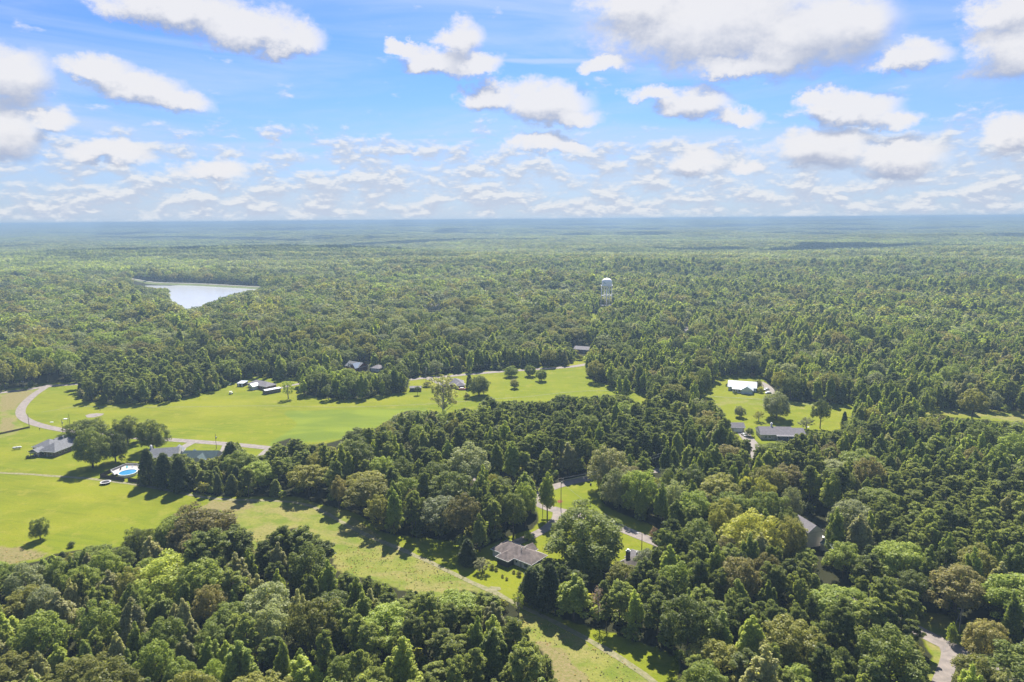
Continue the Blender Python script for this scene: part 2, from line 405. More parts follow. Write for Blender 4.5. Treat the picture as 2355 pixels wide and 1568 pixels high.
A_POLY = [(-40,903),(60,893),(100,885),(182,882),(175,905),(178,922),(250,930),(330,931),(400,922),(470,906),(515,893),(540,879),(565,871),(600,867),(632,877),(686,863),
 (689,880),(688,897),(702,913),(760,920),(830,920),(880,911),(925,905),(941,900),(944,873),(968,868),(991,866),(1048,861),(1058,861),(1118,856),(1141,852),(1302,842),(1320,828),(1348,826),(1346,838),
 (1342,865),(1364,876),(1395,889),(1445,901),(1489,908),(1476,930),(1455,915),(1430,905),(1415,905),(1370,908),(1330,912),(1296,905),(1278,903),(1262,925),(1240,922),(1141,920),(1123,910),(1105,925),(1098,942),
 (1070,938),(1030,946),(994,942),(933,940),(905,955),(877,972),(862,983),(818,983),(789,1005),(742,1018),(701,1018),(665,1000),(650,1010),(631,1012),(622,1032),(600,1048),(572,1054),(560,1035),(548,1015),(534,1013),
 (520,1022),(512,1046),(454,1050),(430,1047),(405,1044),(385,1040),(352,1025),(340,1040),(334,1060),(324,1113),(372,1120),(440,1136),(498,1145),(616,1147),(687,1146),(724,1161),(789,1175),(833,1190),(871,1225),
 (936,1237),(994,1243),(1047,1249),(1094,1272),(1129,1256),(1156,1243),(1205,1225),(1226,1223),(1245,1195),(1232,1165),(1230,1143),(1262,1128),(1290,1112),(1330,1100),(1372,1094),(1378,1100),(1372,1125),(1378,1152),
 (1395,1170),(1430,1185),(1455,1195),(1502,1212),(1500,1254),(1490,1270),(1480,1278),(1484,1290),(1401,1330),(1354,1339),(1307,1296),(1271,1283),(1253,1280),(1226,1290),(1219,1309),(1198,1324),(1190,1361),(1189,1377),
 (1238,1401),(1302,1431),(1400,1457),(1500,1490),(1560,1520),(1548,1600),(1290,1600),(1273,1524),(1229,1477),(1194,1460),(1197,1419),(1188,1389),(1156,1372),(1097,1357),(1038,1352),(1024,1372),(919,1352),(877,1334),
 (833,1325),(777,1310),(769,1284),(736,1237),(701,1211),(660,1211),(619,1240),(586,1272),(583,1240),(551,1211),(525,1187),(498,1165),(425,1173),(378,1187),(352,1225),(290,1249),(264,1255),(176,1261),(111,1272),(97,1284),(38,1296),(-40,1290)]
B_POLY = [(1612,911),(1643,884),(1645,873),(1669,865),(1747,865),(1763,884),(1768,907),(1815,923),(1820,927),(1880,929),(1961,930),(1951,975),(1930,985),(1913,993),(1838,992),(1838,1003),(1820,1010),(1780,1015),(1750,1018),(1730,1005),(1703,1011),(1692,1000),(1679,975),(1665,950),(1653,933),(1640,925),(1611,915)]
C_POLY = [(1975,931),(2060,937),(2165,941),(2260,946),(2400,950),(2400,973),(2270,963),(2206,957),(2120,948),(2040,942)]
D_POLY = [(2116,1410),(2190,1420),(2215,1450),(2212,1475),(2200,1500),(2195,1520),(2190,1540),(2180,1600),(2125,1600),(2140,1530),(2150,1510),(2130,1480),(2108,1448)]
POND = [(391,659),(456,655),(605,664),(570,667),(545,675),(501,685),(467,699),(431,710),(413,704),(395,691),(391,680)]
SIGHT = [A_POLY, B_POLY, C_POLY, D_POLY,
 [(306,642),(358,649),(456,651),(605,659),(605,664),(570,667),(553,672),(539,673),(522,681),(505,682),(499,690),(478,695),(464,703),(441,705),(431,711),(421,706),(414,701),(403,698),(397,690),(393,684),(387,679),(392,670),(388,663),(358,662),(306,654)],
 [(1358,722),(1373,722),(1368,736),(1356,736)], [(1500,1077),(1533,1073),(1536,1090),(1500,1092)], [(1571,750),(1581,750),(1582,765),(1572,766)]]
# things that stand among trees: nothing nearer than the given distance may grow across them
VIEWS = [(183, [(2195,1385),(2225,1385),(2222,1445),(2195,1445)]), (905, [(1379,638),(1410,638),(1411,700),(1379,706)]), (870, [(1364,702),(1370,702),(1370,722),(1364,722)]),
 (238, [(1850,1220),(1868,1210),(1882,1226),(1893,1240),(1893,1252),(1917,1256),(1916,1272),(1900,1272),(1885,1258),(1860,1264),(1854,1244)]),
 (540, [(782,841),(806,827),(833,834),(852,844),(870,838),(884,844),(880,856),(862,858),(845,852),(820,852)]), (607, [(1322,804),(1338,792),(1358,794),(1352,812),(1342,822),(1332,815)]),
 (880, [(982,706),(1012,704),(1012,715),(985,716)]), (1300, [(276,624),(296,622),(300,632),(280,633)]),
 (330, [(320,1078),(336,1040),(352,1030),(392,1032),(400,1046),(350,1052),(335,1082)]), (330, [(430,1054),(436,1036),(460,1038),(510,1034),(512,1048),(454,1056)])]
MW, MH, MX = 1240, 800, 40          # sight mask raster at half the survey grid, shifted by MX
def raster(poly):
    M = np.zeros((MH, MW), bool); xs = (np.arange(MW)*2-MX+1.)
    p = np.array(poly, float)
    for j in range(MH):
        y = j*2+1.
        a, b = p, np.roll(p, -1, 0); c = (a[:, 1] > y) != (b[:, 1] > y)
        if not c.any(): continue
        X = np.sort(a[c, 0]+(y-a[c, 1])*(b[c, 0]-a[c, 0])/(b[c, 1]-a[c, 1]))
        for k in range(0, len(X)-1, 2): M[j] |= (xs >= X[k]) & (xs < X[k+1])
    return M
SM = np.zeros((MH, MW), bool)
for p_ in SIGHT: SM |= raster(p_)
def seen(px, py, M=None):
    M = SM if M is None else M
    i = ((np.asarray(px)+MX)//2).astype(int); j = (np.asarray(py)//2).astype(int)
    ok = (i >= 0) & (i < MW) & (j >= 0) & (j < MH)
    return np.where(ok, M[np.clip(j, 0, MH-1), np.clip(i, 0, MW-1)], False)
def blur(M, k):
    M = M.astype(float)
    for ax in (0, 1):
        c = np.cumsum(np.concatenate([np.zeros_like(np.take(M, [0], ax)), M], ax), ax)
        n = M.shape[ax]; lo = np.clip(np.arange(n)-k, 0, n); hi = np.clip(np.arange(n)+k+1, 0, n)
        M = (np.take(c, hi, ax)-np.take(c, lo, ax))/(2*k+1)
    return M
TAN = [[(0,907),(45,900),(90,896),(62,915),(38,940),(0,950)], [(0,958),(30,962),(38,975),(30,990),(0,1003)], [(-40,1248),(60,1262),(130,1282),(0,1300),(-40,1300)], [(480,1152),(640,1150),(560,1172),(430,1185)],
       [(1215,1470),(1290,1490),(1380,1600),(1290,1600)]]
MEADOW = [[(560,1146),(700,1150),(800,1180),(900,1250),(1100,1345),(1300,1450),(1580,1600),(1200,1640),(700,1400),(300,1300),(370,1240),(450,1175),(500,1165)], [(-40,903),(110,888),(60,920),(36,960),(60,990),(0,1010),(-40,1010)], C_POLY, D_POLY,
          [(1612,915),(1960,930),(1960,940),(1612,928)]]
OFF = [[(640,945),(980,938),(1000,955),(780,1010),(600,1030),(690,975)]]
def soft(polys, k):
    M = np.zeros((MH, MW), bool)
    for p_ in polys: M |= raster(p_)
    return blur(blur(M, k), k)
LM_ = np.zeros((MH, MW), bool)
for p_ in (A_POLY, B_POLY, C_POLY, D_POLY, SIGHT[5]): LM_ |= raster(p_)
LAWN_F = np.clip(blur(blur(LM_, 3), 3)*2.2, 0, 1); MEAD_F = soft(MEADOW, 4); TAN_F = soft(TAN, 4); OFF_F = soft(OFF, 3)

def axis(dense, lo, hi, step, grow_, far_lo, far_hi):
    c = list(np.arange(lo, hi+.1, step)); s = step
    while c[-1] < far_hi: s *= grow_; c.append(c[-1]+s)
    s = step
    while c[0] > far_lo: s *= grow_; c.insert(0, c[0]-s)
    return np.array(c)
gx = axis(0, -420, 420, 2.2, 1.09, -19000, 19000); gy = axis(0, 120, 760, 2.2, 1.07, -2500, 19000)
GX, GY = np.meshgrid(gx, gy); GZ = zt(GX, GY)
V = np.stack([GX.ravel(), GY.ravel(), GZ.ravel()], 1); nx, ny = len(gx), len(gy)
ii = (np.arange(ny-1)[:, None]*nx+np.arange(nx-1)[None]).ravel()
me = mesh_np('ground', V, np.stack([ii, ii+1, ii+nx+1, ii+nx], 1), smooth=True)
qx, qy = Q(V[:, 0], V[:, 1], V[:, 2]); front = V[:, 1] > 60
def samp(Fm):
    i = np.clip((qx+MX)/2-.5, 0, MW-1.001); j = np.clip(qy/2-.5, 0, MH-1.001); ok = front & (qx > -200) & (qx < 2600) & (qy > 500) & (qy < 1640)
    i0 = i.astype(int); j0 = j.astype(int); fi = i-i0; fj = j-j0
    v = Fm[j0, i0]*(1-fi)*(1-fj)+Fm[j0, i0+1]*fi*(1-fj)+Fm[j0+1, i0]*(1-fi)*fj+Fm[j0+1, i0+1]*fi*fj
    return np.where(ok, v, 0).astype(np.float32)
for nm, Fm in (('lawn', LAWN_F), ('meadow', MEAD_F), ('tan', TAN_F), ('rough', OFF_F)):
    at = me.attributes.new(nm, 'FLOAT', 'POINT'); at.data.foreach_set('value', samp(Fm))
def ground_mat():
    m = bpy.data.materials.new('ground_cover'); m.use_nodes = True; N = NT(m.node_tree); b = m.node_tree.nodes['Principled BSDF']
    pos = N.add('ShaderNodeNewGeometry').outputs['Position']
    A = lambda n: N.add('ShaderNodeAttribute', attribute_name=n).outputs['Fac']
    n1 = N.noise(pos, .9, 5, .6); n2 = N.noise(N.v('MULTIPLY', pos, (.018, .045, 1)), 1, 4, .55, .4); n3 = N.noise(pos, .12, 4, .6)
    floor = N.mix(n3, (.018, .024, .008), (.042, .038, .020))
    lawn = N.mix(N.ss(n2, .35, .68), (.135, .150, .012), (.222, .216, .018))
    lawn = N.mix(N.ss(N.noise(N.v('MULTIPLY', pos, (.006, .016, 1)), 1, 5, .6, .8), .42, .60, 0, .5), lawn, (.105, .150, .010))
    lawn = N.mix(N.ss(n3, .50, .68, 0, .7), lawn, (.235, .215, .035))
    lawn = N.mix(N.ss(n1, .35, .75, 0, .45), lawn, (.085, .125, .012))
    mow = N.noise(N.v('MULTIPLY', N.add('ShaderNodeVectorRotate', rotation_type='Z_AXIS', i_Vector=pos, i_Angle=.28).outputs[0], (.02, .42, 1)), 1, 3, .6, .3)
    lawn = N.mix(N.ss(mow, .38, .60, 0, .55), lawn, (.165, .188, .012))
    mead = N.mix(N.ss(n3, .35, .65), (.125, .160, .022), (.200, .200, .045))
    mead = N.mix(N.ss(N.noise(N.v('MULTIPLY', pos, (.05, .09, 1)), 1, 5, .65, .8), .45, .62, 0, .75), mead, (.235, .195, .075))
    mead = N.mix(N.ss(n1, .42, .7, 0, .6), mead, (.105, .125, .025))
    tan = N.mix(N.ss(n1, .3, .7), (.150, .145, .045), (.225, .175, .085))
    rough = N.mix(N.ss(n2, .4, .6), (.115, .155, .020), (.160, .198, .022))
    wob = N.m('MULTIPLY_ADD', N.m('SUBTRACT', n3, .5), 1.3, 0)
    f = lambda a, k=1.: N.ss(N.m('ADD', a, N.m('MULTIPLY', wob, k)), .35, .65)
    c = N.mix(f(A('rough'), .3), lawn, rough)
    c = N.mix(f(A('meadow')), c, mead)
    c = N.mix(f(A('tan'), 1.2), c, tan)
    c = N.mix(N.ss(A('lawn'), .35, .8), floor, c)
    N.l.new(c, b.inputs['Base Color']); b.inputs['Roughness'].default_value = 1; b.inputs['Specular IOR Level'].default_value = .05
    bp = N.add('ShaderNodeBump', i_Height=N.noise(pos, 1.6, 4, .7), i_Strength=.5, i_Distance=.35); N.l.new(bp.outputs[0], b.inputs['Normal'])
    return m
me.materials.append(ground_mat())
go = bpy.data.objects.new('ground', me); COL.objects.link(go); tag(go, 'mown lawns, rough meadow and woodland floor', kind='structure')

# ------------------------------------------------------------------ roads, tracks, water
M_ROAD = mat('road_asphalt', (.225, .188, .160), .9, .2, .4, col2=(.165, .142, .125))
M_DRIVE = mat('drive_concrete', (.225, .195, .17), .9, .2, .5)
M_TRACK = mat('dirt_track', (.205, .175, .105), 1, .35, .8, col2=(.14, .145, .055))
M_TRACKG = mat('worn_grass', (.17, .17, .05), 1, .3, .5, col2=(.12, .145, .03))
def spline(pts, step=4.):
    p = [np.array(q, float) for q in pts]; p = [2*p[0]-p[1]]+p+[2*p[-1]-p[-2]]; out = []
    for i in range(1, len(p)-2):
        n = max(2, int(np.linalg.norm(p[i+1]-p[i])/step))
        for t in np.arange(n)/n:
            out.append(.5*((2*p[i])+(-p[i-1]+p[i+1])*t+(2*p[i-1]-5*p[i]+4*p[i+1]-p[i+2])*t*t+(-p[i-1]+3*p[i]-3*p[i+1]+p[i+2])*t**3))
    out.append(p[-2]); return np.array(out)
LINES = []
def ribbon(name, label, px, w, m, z=.06, jag=.0, avoid=3.):
    pts = spline([P(*q) for q in px]); d = np.gradient(pts, axis=0); d /= np.linalg.norm(d, axis=1, keepdims=True)+1e-9
    nrm = np.stack([-d[:, 1], d[:, 0]], 1); n = len(pts); ww = w/2*(1+jag*rng.normal(size=(n, 2)))
    L = pts+nrm*ww[:, :1]; R_ = pts-nrm*ww[:, 1:]
    zz = zt(pts[:, 0], pts[:, 1])+z
    V = np.concatenate([np.column_stack([L, zz]), np.column_stack([R_, zz])]); i = np.arange(n-1)
    me = mesh_np(name, V, np.stack([i+n, i+n+1, i+1, i], 1), [m])
    o = bpy.data.objects.new(name, me); COL.objects.link(o); tag(o, label, kind='structure'); LINES.append((pts, w/2+avoid)); return o
ribbon('road', 'pale asphalt road curving round the left of the fields', [(112,884),(100,893),(78,908),(55,930),(47,948),(58,964),(90,977),(140,988),(200,996),(300,1005),(390,1011),(500,1019),(580,1026),(640,1033),(720,1044),(830,1055),(935,1066),(1060,1090),(1150,1120),(1215,1147),(1262,1168),(1310,1180),(1370,1196),(1430,1216),(1490,1240),(1560,1265),(1700,1300),(1900,1360),(2050,1420),(2120,1455),(2190,1490),(2260,1522),(2380,1580)], 5.4, M_ROAD, .07)
ribbon('driveway', 'narrower drive running down out of the lower right corner', [(2172,1478),(2182,1505),(2176,1535),(2163,1568),(2150,1620)], 3.9, M_ROAD, .088)
ribbon('road', 'asphalt side road bending up to the right between the woods', [(1222,1150),(1262,1124),(1300,1112),(1345,1102),(1400,1094),(1460,1087),(1535,1080),(1620,1075),(1720,1080)], 5.2, M_ROAD, .076)
ribbon('road', 'road along the far wood behind the small brown shed', [(940,873),(975,869),(1010,867),(1060,862),(1141,855),(1230,849),(1302,844),(1346,838),(1400,826),(1470,800),(1540,775),(1576,757),(1590,745)], 6.5, M_ROAD, .07)
ribbon('road', 'shaded road along the wood at the upper left', [(-60,905),(0,903),(60,896),(105,889),(180,883),(260,878)], 6.5, M_ROAD, .082)
ribbon('dirt_path', 'worn dirt track along the foot of the cedar row', [(-40,1083),(0,1087),(60,1090),(130,1095),(200,1100),(260,1107),(330,1117),(400,1130),(480,1145),(560,1150),(620,1151),(690,1157),(740,1175),(800,1208),(860,1238),(920,1262),(990,1293),(1060,1327),(1140,1364),(1200,1395),(1290,1438),(1390,1492),(1480,1550),(1540,1600)], 2.0, M_TRACK, .05, .12, 1.5)
ribbon('grass_track', 'thin mown track across the big bright field', [(95,948),(180,935),(260,936),(350,936),(450,935),(613,933),(780,936),(944,931),(1050,924),(1141,917),(1220,911),(1302,902),(1382,898),(1460,902),(1500,910)], 1.5, M_TRACKG, .05, .15, 1)
ribbon('grass_track', 'faint pale track across the lawn below the white roofed house', [(1600,908),(1660,913),(1720,916),(1790,921),(1880,932),(1960,940)], 2.2, M_TRACKG, .05, .15, 1)
ribbon('driveway', 'straight pale concrete driveway beside the pool house', [(386,1048),(400,1039),(420,1029),(444,1016)], 4.6, M_DRIVE, .09)
ribbon('driveway', 'short concrete driveway behind the dark green roof', [(505,1044),(513,1036),(520,1020)], 3.2, M_DRIVE, .094)
ribbon('driveway', 'narrow driveway at the end of the cedar row', [(580,1062),(596,1050),(612,1036),(622,1030)], 3.2, M_DRIVE, .09)
ribbon('driveway', 'curved grey driveway behind the brown roofed house', [(1160,1262),(1180,1250),(1210,1238),(1240,1224),(1262,1210),(1280,1192),(1282,1178)], 4.2, M_ROAD, .09)
ribbon('driveway', 'pale driveway with a parked white car', [(1706,990),(1712,1000),(1722,1012),(1735,1030),(1745,1060)], 6.5, M_DRIVE, .09)
ribbon('driveway', 'pale driveway right of the white roofed house', [(1745,878),(1756,884),(1768,894),(1772,905)], 6, M_DRIVE, .09)
ribbon('driveway', 'driveway of the long brick house on the big field', [(645,893),(660,888),(680,884),(700,880)], 4.5, M_DRIVE, .09)
ribbon('driveway', 'pale drive in front of the brown house behind the sparse tree', [(985,871),(1000,876),(1015,884)], 5, M_DRIVE, .094)
def flat(name, label, pts, z, m, kind='structure', cat=None, par=None):
    me = bpy.data.meshes.new(name); me.from_pydata([(x, y, z) for x, y in pts], [], [tuple(range(len(pts)))])
    if me.polygons[0].normal.z < 0: me.flip_normals()
    me.materials.append(m); o = bpy.data.objects.new(name, me); COL.objects.link(o); tag(o, label, cat, None, kind); return o
def water_mat():
    m = bpy.data.materials.new('pond_water'); m.use_nodes = True; N = NT(m.node_tree); b = m.node_tree.nodes['Principled BSDF']
    b.inputs['Base Color'].default_value = (.40, .40, .42, 1); b.inputs['Roughness'].default_value = .2; b.inputs['IOR'].default_value = 1.34
    b.inputs['Specular IOR Level'].default_value = .9
    bp = N.add('ShaderNodeBump', i_Height=N.noise(N.add('ShaderNodeTexCoord').outputs['Object'], .5, 3), i_Strength=.12, i_Distance=.1); N.l.new(bp.outputs[0], b.inputs['Normal'])
    return m
flat('pond', 'pale still water of the pond behind the oaks', [P(*q) for q in [(300,656),(391,657),(456,653.5),(610,664),(640,690),(540,712),(431,725),(380,715),(320,690)]], .12, water_mat())
M_DAM = mat('dam_grass', (.17, .20, .06), 1, .2, .05); M_CREST = mat('dam_crest', (.28, .26, .20), 1, .15, .05)
def dam():
    pts = spline([P(*q) for q in [(296,643),(330,649),(358,653),(400,654.5),(456,656),(530,660),(620,665),(680,668)]], 12)
    d = np.gradient(pts, axis=0); d /= np.linalg.norm(d, axis=1, keepdims=True); nr = np.stack([-d[:, 1], d[:, 0]], 1)
    for nm, prof, m, lb in (('dam_bank', [(-9, .1), (-2.2, 3.4), (2.2, 3.4), (9, 0)], M_DAM, 'grassy bank of the dam closing the pond'), ('dam_track', [(-3.4, 3.0), (-2, 3.65), (2, 3.65), (3, 3.2)], M_CREST, 'pale gravel track on the dam crest')):
        V = np.concatenate([np.column_stack([pts+nr*o, np.full(len(pts), z)]) for o, z in prof]); n = len(pts); Fq = []
        for k in range(len(prof)-1):
            for i in range(n-1): Fq.append((k*n+i, k*n+i+1, (k+1)*n+i+1, (k+1)*n+i))
        me = mesh_np(nm, V, np.array(Fq), [m]); o = bpy.data.objects.new(nm, me); COL.objects.link(o); tag(o, lb, kind='structure')
dam()
flat('gravel_patch', 'bare grey gravel patch in the big field', [P(*q) for q in [(196,955),(205,952),(222,950),(240,951),(235,955),(215,960),(200,960)]], .06, M_ROAD)
flat('bare_soil', 'bare sandy patch beside the trail by the brown roofed house', [P(*q) for q in [(1120,1353),(1128,1348),(1150,1350),(1152,1356),(1132,1361)]], .06, M_TRACK)
flat('mulch_ring', 'red mulch around the pole on the middle lawn', [P(*q) for q in [(1281,1152),(1286,1149),(1293,1151),(1294,1154),(1287,1157),(1282,1155)]], .06, mat('mulch', (.20, .06, .03), 1, .3, 2))
HAZE = 2.3e-4
# ------------------------------------------------------------------ single trees that stand free
# (base x, base y, top y, crown width) read off the survey grid, then species, form, colour, label
TREES = [
 (214,1075,982,70,'dome',0,'dark','huge dark rounded tree right beside the grey hip roofed house'),
 (266,1062,988,50,'dome',1,'cedar','egg shaped dark tree between the huge rounded tree and the pool'),
 (203,1016,960,74,'dome',2,'dark','broad dark tree behind the huge rounded one, at the road'),
 (294,1020,957,62,'dome',0,'dark','bushy rounded tree behind the egg shaped tree, by the road'),
 (352,1036,964,64,'dome',0,'dark','rounded lawn tree behind the white chimney of the pool house'),
 (149,1012,995,36,'shrub',0,'dark','low dark bushy tree behind the ridge of the grey hip roofed house'),
 (93,1240,1187,33,'dome',2,'dark','lone small tree standing on the open lawn at lower left'),
 (164,1257,1244,16,'shrub',1,'cedar','tiny dark shrub alone at the lawn edge, lower left'),
 (1175,866,841,34,'dome',1,'mid','leftmost round tree of four on the far bright lawn'),
 (1219,865,838,30,'dome',2,'mid','middle round tree at the back of the four on the far bright lawn'),
 (1245,876,848,29,'dome',0,'mid','rightmost round tree of four on the far bright lawn'),
 (1183,893,872,23,'dome',0,'olive','smallest and nearest round tree of four on the far bright lawn'),
 (1181,880,870,20,'shrub',0,'brown','dry brownish shrub between the four round lawn trees'),
 (663,917,872,29,'sparse',0,'mid','ragged narrow tree right of the long brick house'),
 (1101,910,860,50,'dome',2,'dark','big dark rounded tree right of the brown hip roofed house'),
 (1079,893,858,17,'cedar',1,'cedar','dark column shaped conifer touching the big tree beside the brown house'),
 (1073,917,902,18,'shrub',1,'olive','olive bushes below the dark column shaped conifer'),
 (982,889,876,26,'shrub',0,'olive','clipped round hedge bush left of the tall sparse tree'),
 (960,908,887,13,'oak',1,'dark','slim little tree in front of the small brown shed'),
 (1019,969,853,72,'sparse',0,'pale','tall sparse pale tree with bare limbs showing, over the field edge'),
 (1700,959,933,27,'dome',0,'grey','small round grey-green tree on the right lawn'),
 (1744,969,944,25,'sparse',0,'olive','small thin see-through tree beside the round grey-green one'),
 (1784,962,899,64,'dome',1,'grey','large grey-green weeping tree on the right lawn behind the long roof'),
 (1614,913,841,44,'dome',2,'dark','dark dense tree at the right tip of the wood, left of the white roofed house'),
 (1853,988,959,34,'sparse',0,'grey','small spreading thin tree right of the long grey-brown roof'),
 (1885,985,919,36,'oak',0,'dark','dark upright tree at the right end of the right lawn'),
 (1940,980,944,14,'cedar',2,'cedar','narrow pointed conifer at the right end of the right lawn'),
 (1342,1302,1163,188,'dome',1,'dark','enormous spreading oak covering the road between two roofs'),
 (1400,1128,1027,96,'dome',1,'pale','pale olive big crown at the left of the middle group by the side road'),
 (1422,1172,1076,72,'dome',0,'grey','grey-green tree in front of the pale big crown'),
 (1468,1182,1072,86,'dome',2,'mid','darker full tree right of the grey-green one in the middle group'),
 (1550,1196,1103,66,'dome',0,'grey','glossy grey-green tree at the right of the middle group'),
 (1752,1190,1098,62,'dome',1,'yellow','glowing lime-green tree in the dark wood right of centre'),
 (1713,1160,1089,36,'dome',2,'yellow','small lime-green tree left of the bigger lime-green one'),
 (1817,1200,1118,46,'dome',0,'grey','silvery tree just right of the lime-green tree'),
 (1723,1300,1178,138,'dome',0,'yellow','big domed yellow-green tree with flame shaped tufts left of the beige house'),
 (1815,1290,1182,72,'dome',2,'olive','brownish olive dome between the yellow-green dome and the beige house'),
 (1258,1190,1078,40,'tulip',0,'bright','slim bright tree with bare twin trunks at the road fork'),
 (1109,1314,1284,40,'sparse',0,'pale','little silvery open tree on the lawn left of the brown roofed house'),
 (1075,1297,1236,42,'cedar',1,'cedar','dark shaggy conifer by the trail left of the little silvery tree'),
 (470,1300,1164,160,'dome',1,'brown','broad brownish oak crown jutting into the meadow at lower left'),
 (325,1292,1207,62,'dome',2,'dark','dark leafy tree left of the broad brownish oak'),
 (478,1375,1219,80,'pine',0,'pinedark','dark tall pine right in front of the broad brownish oak'),
 (547,1335,1209,72,'pine',1,'pinedark','shaggy pine right of the broad brownish oak'),
 (392,1400,1277,150,'dome',0,'bright','wide bright green spreading crown below the broad brownish oak'),
 (655,1335,1208,62,'pine',2,'pinedark','tallest pine of the clump left of the open meadow'),
 (700,1335,1210,62,'pine',3,'pinedark','flat topped pine behind the tallest one, left of the open meadow'),
 (742,1345,1240,56,'pine',0,'pinedark','pine at the right end of the clump left of the open meadow'),
 (618,1350,1240,60,'pine',1,'pinedark','pine at the left end of the clump left of the open meadow'),
 (1112,905,868,26,'oak',1,'dark','half hidden tree right behind the big dark tree by the brown house'),
 (1375,1432,1345,48,'bare',0,'bare','leafless brown tree among pines at the bottom, right of the trail'),
 (1318,1426,1312,78,'tulip',1,'bright','bright cone shaped tree below the enormous oak'),
 (1264,1403,1291,60,'cedar',0,'cedar','tall dark cedar left of the bright cone shaped tree'),
 (1222,1385,1299,60,'cedar',2,'cedar','dark cedar at the meadow corner nearest the trail'),
 (1192,1412,1358,28,'sparse',0,'bright','bright feathery young tree standing right on the trail'),
 (1208,1212,1108,56,'oak',1,'mid','mid green tree at the wood corner left of the road fork'),
 (1180,1235,1130,60,'oak',4,'dark','dark tree behind the shaggy conifer at the driveway corner'),
 (343,1113,1027,40,'cedar',0,'cedar','tallest dark cedar at the left end of the cedar row, beside the deck'),
 (381,1120,1037,46,'cedar',1,'cedar','second dark cedar from the left end of the cedar row'),
 (418,1128,1045,48,'cedar',2,'cedar','third dark cedar from the left end of the cedar row'),
 (534,1085,1012,46,'cedar',0,'pinedark','pointed cedar rising right of the dark green roof'),
 (1432,1372,1293,64,'oak',2,'olive','olive tree covering the lower wall of the cottage'),
 (1490,1330,1262,60,'oak',3,'grey','grey-green tree at the right end of the cottage roof'),
 (1260,1335,1281,34,'pine',1,'pinedark','left one of two pines at the right end of the bungalow roof'),
 (1300,1345,1292,40,'pine',2,'pinedark','right one of two pines below the enormous oak'),
 (2185,1480,1424,20,'shrub',0,'mid','leafy bush at the lower right pole'),
]
WOODS = [  # (outline on the survey grid, species chances oak/tulip/pine/cedar, colour bias, height factor)
 ([(170,800),(520,815),(530,880),(460,935),(170,940)], (.03,.16,.46,.35), 'p', .82),
 ([(690,830),(960,840),(960,915),(700,925)], (.55,.30,.05,.10), 'mid', .80),
 ([(520,790),(700,790),(700,880),(520,890)], (.35,.25,.25,.15), None, .85),
 ([(320,1000),(620,1005),(700,1000),(700,1160),(320,1140)], (.10,.03,.42,.45), None, .82),
 ([(620,1000),(880,970),(960,1100),(880,1200),(640,1170)], (.55,.12,.25,.08), None, 1),
 ([(1060,905),(1560,900),(1560,1010),(1380,1100),(1060,1010)], (.10,.15,.72,.03), None, .95),
 ([(960,960),(1380,960),(1380,1090),(960,1060)], (.28,.32,.38,.02), None, .9),
 ([(860,1060),(1260,1040),(1250,1230),(860,1250)], (.60,.18,.20,.02), None, 1),
 ([(1560,930),(1700,1000),(1960,1000),(2050,1100),(1850,1150),(1560,1080)], (.42,.25,.30,.03), None, 1),
 ([(1930,930),(2400,960),(2400,1080),(2000,1090),(1840,1010)], (.36,.44,.18,.02), None, .9),
 ([(1960,1070),(2400,1080),(2400,1260),(2050,1240)], (.05,.07,.86,.02), 'p', .85),
 ([(1500,1060),(1960,1040),(1950,1260),(1500,1200)], (.78,.15,.05,.02), None, 1.05),
 ([(1180,1290),(1480,1290),(1500,1490),(1200,1430)], (.15,.25,.40,.20), None, .9),
 ([(1380,1200),(2130,1270),(2130,1600),(1480,1600)], (.46,.16,.36,.02), None, .95),
 ([(2130,1230),(2400,1230),(2400,1600),(2180,1600)], (.45,.45,.08,.02), None, 1),
 ([(760,1310),(1300,1330),(1320,1600),(830,1600)], (.04,.16,.78,.02), 'p', .9),
 ([(-60,1250),(800,1200),(830,1620),(-60,1620)], (.63,.28,.09,0), None, .95),
 ([(1350,700),(2400,740),(2400,960),(1340,900)], (.42,.44,.12,.02), None, .95),
 ([(950,780),(1350,780),(1350,860),(950,870)], (.25,.40,.20,.15), None, .8),
 ([(-60,600),(1350,620),(1350,800),(-60,900)], (.90,.07,.03,0), 'o', 1),
]
KINDS = ['oak', 'tulip', 'pine', 'cedar']
WR = [raster(w[0]) for w in WOODS]
RAD = dict(oak=6.8, tulip=4.1, pine=3.3, cedar=2.7); HT = dict(oak=17., tulip=18.5, pine=17., cedar=10.5)
HOUSES = []      # world circles kept clear of trees: (x, y, radius)
def free_height(X, Y, ytop):
    lo, hi = 1., 45.
    for _ in range(24):
        m = (lo+hi)/2
        if Q(X, Y, m)[1] < ytop: hi = m
        else: lo = m
    return lo
taken = []       # x, y, r
for (bx, by, ty, w, k, i, c, lb) in TREES:
    X, Y = P(bx, by); D = math.hypot(math.hypot(X, Y), CAMH-8); H = free_height(X, Y, ty); R = w/2/FV*D
    _, _, _, H0, R0 = form(k, i, 0)
    H = H*.97
    plant(k, i, c, X, Y, 0, H, R/1.0, rng.random()*6.28, lb)
    taken.append((X, Y, R*.85))
N_SPECIAL = len(taken)
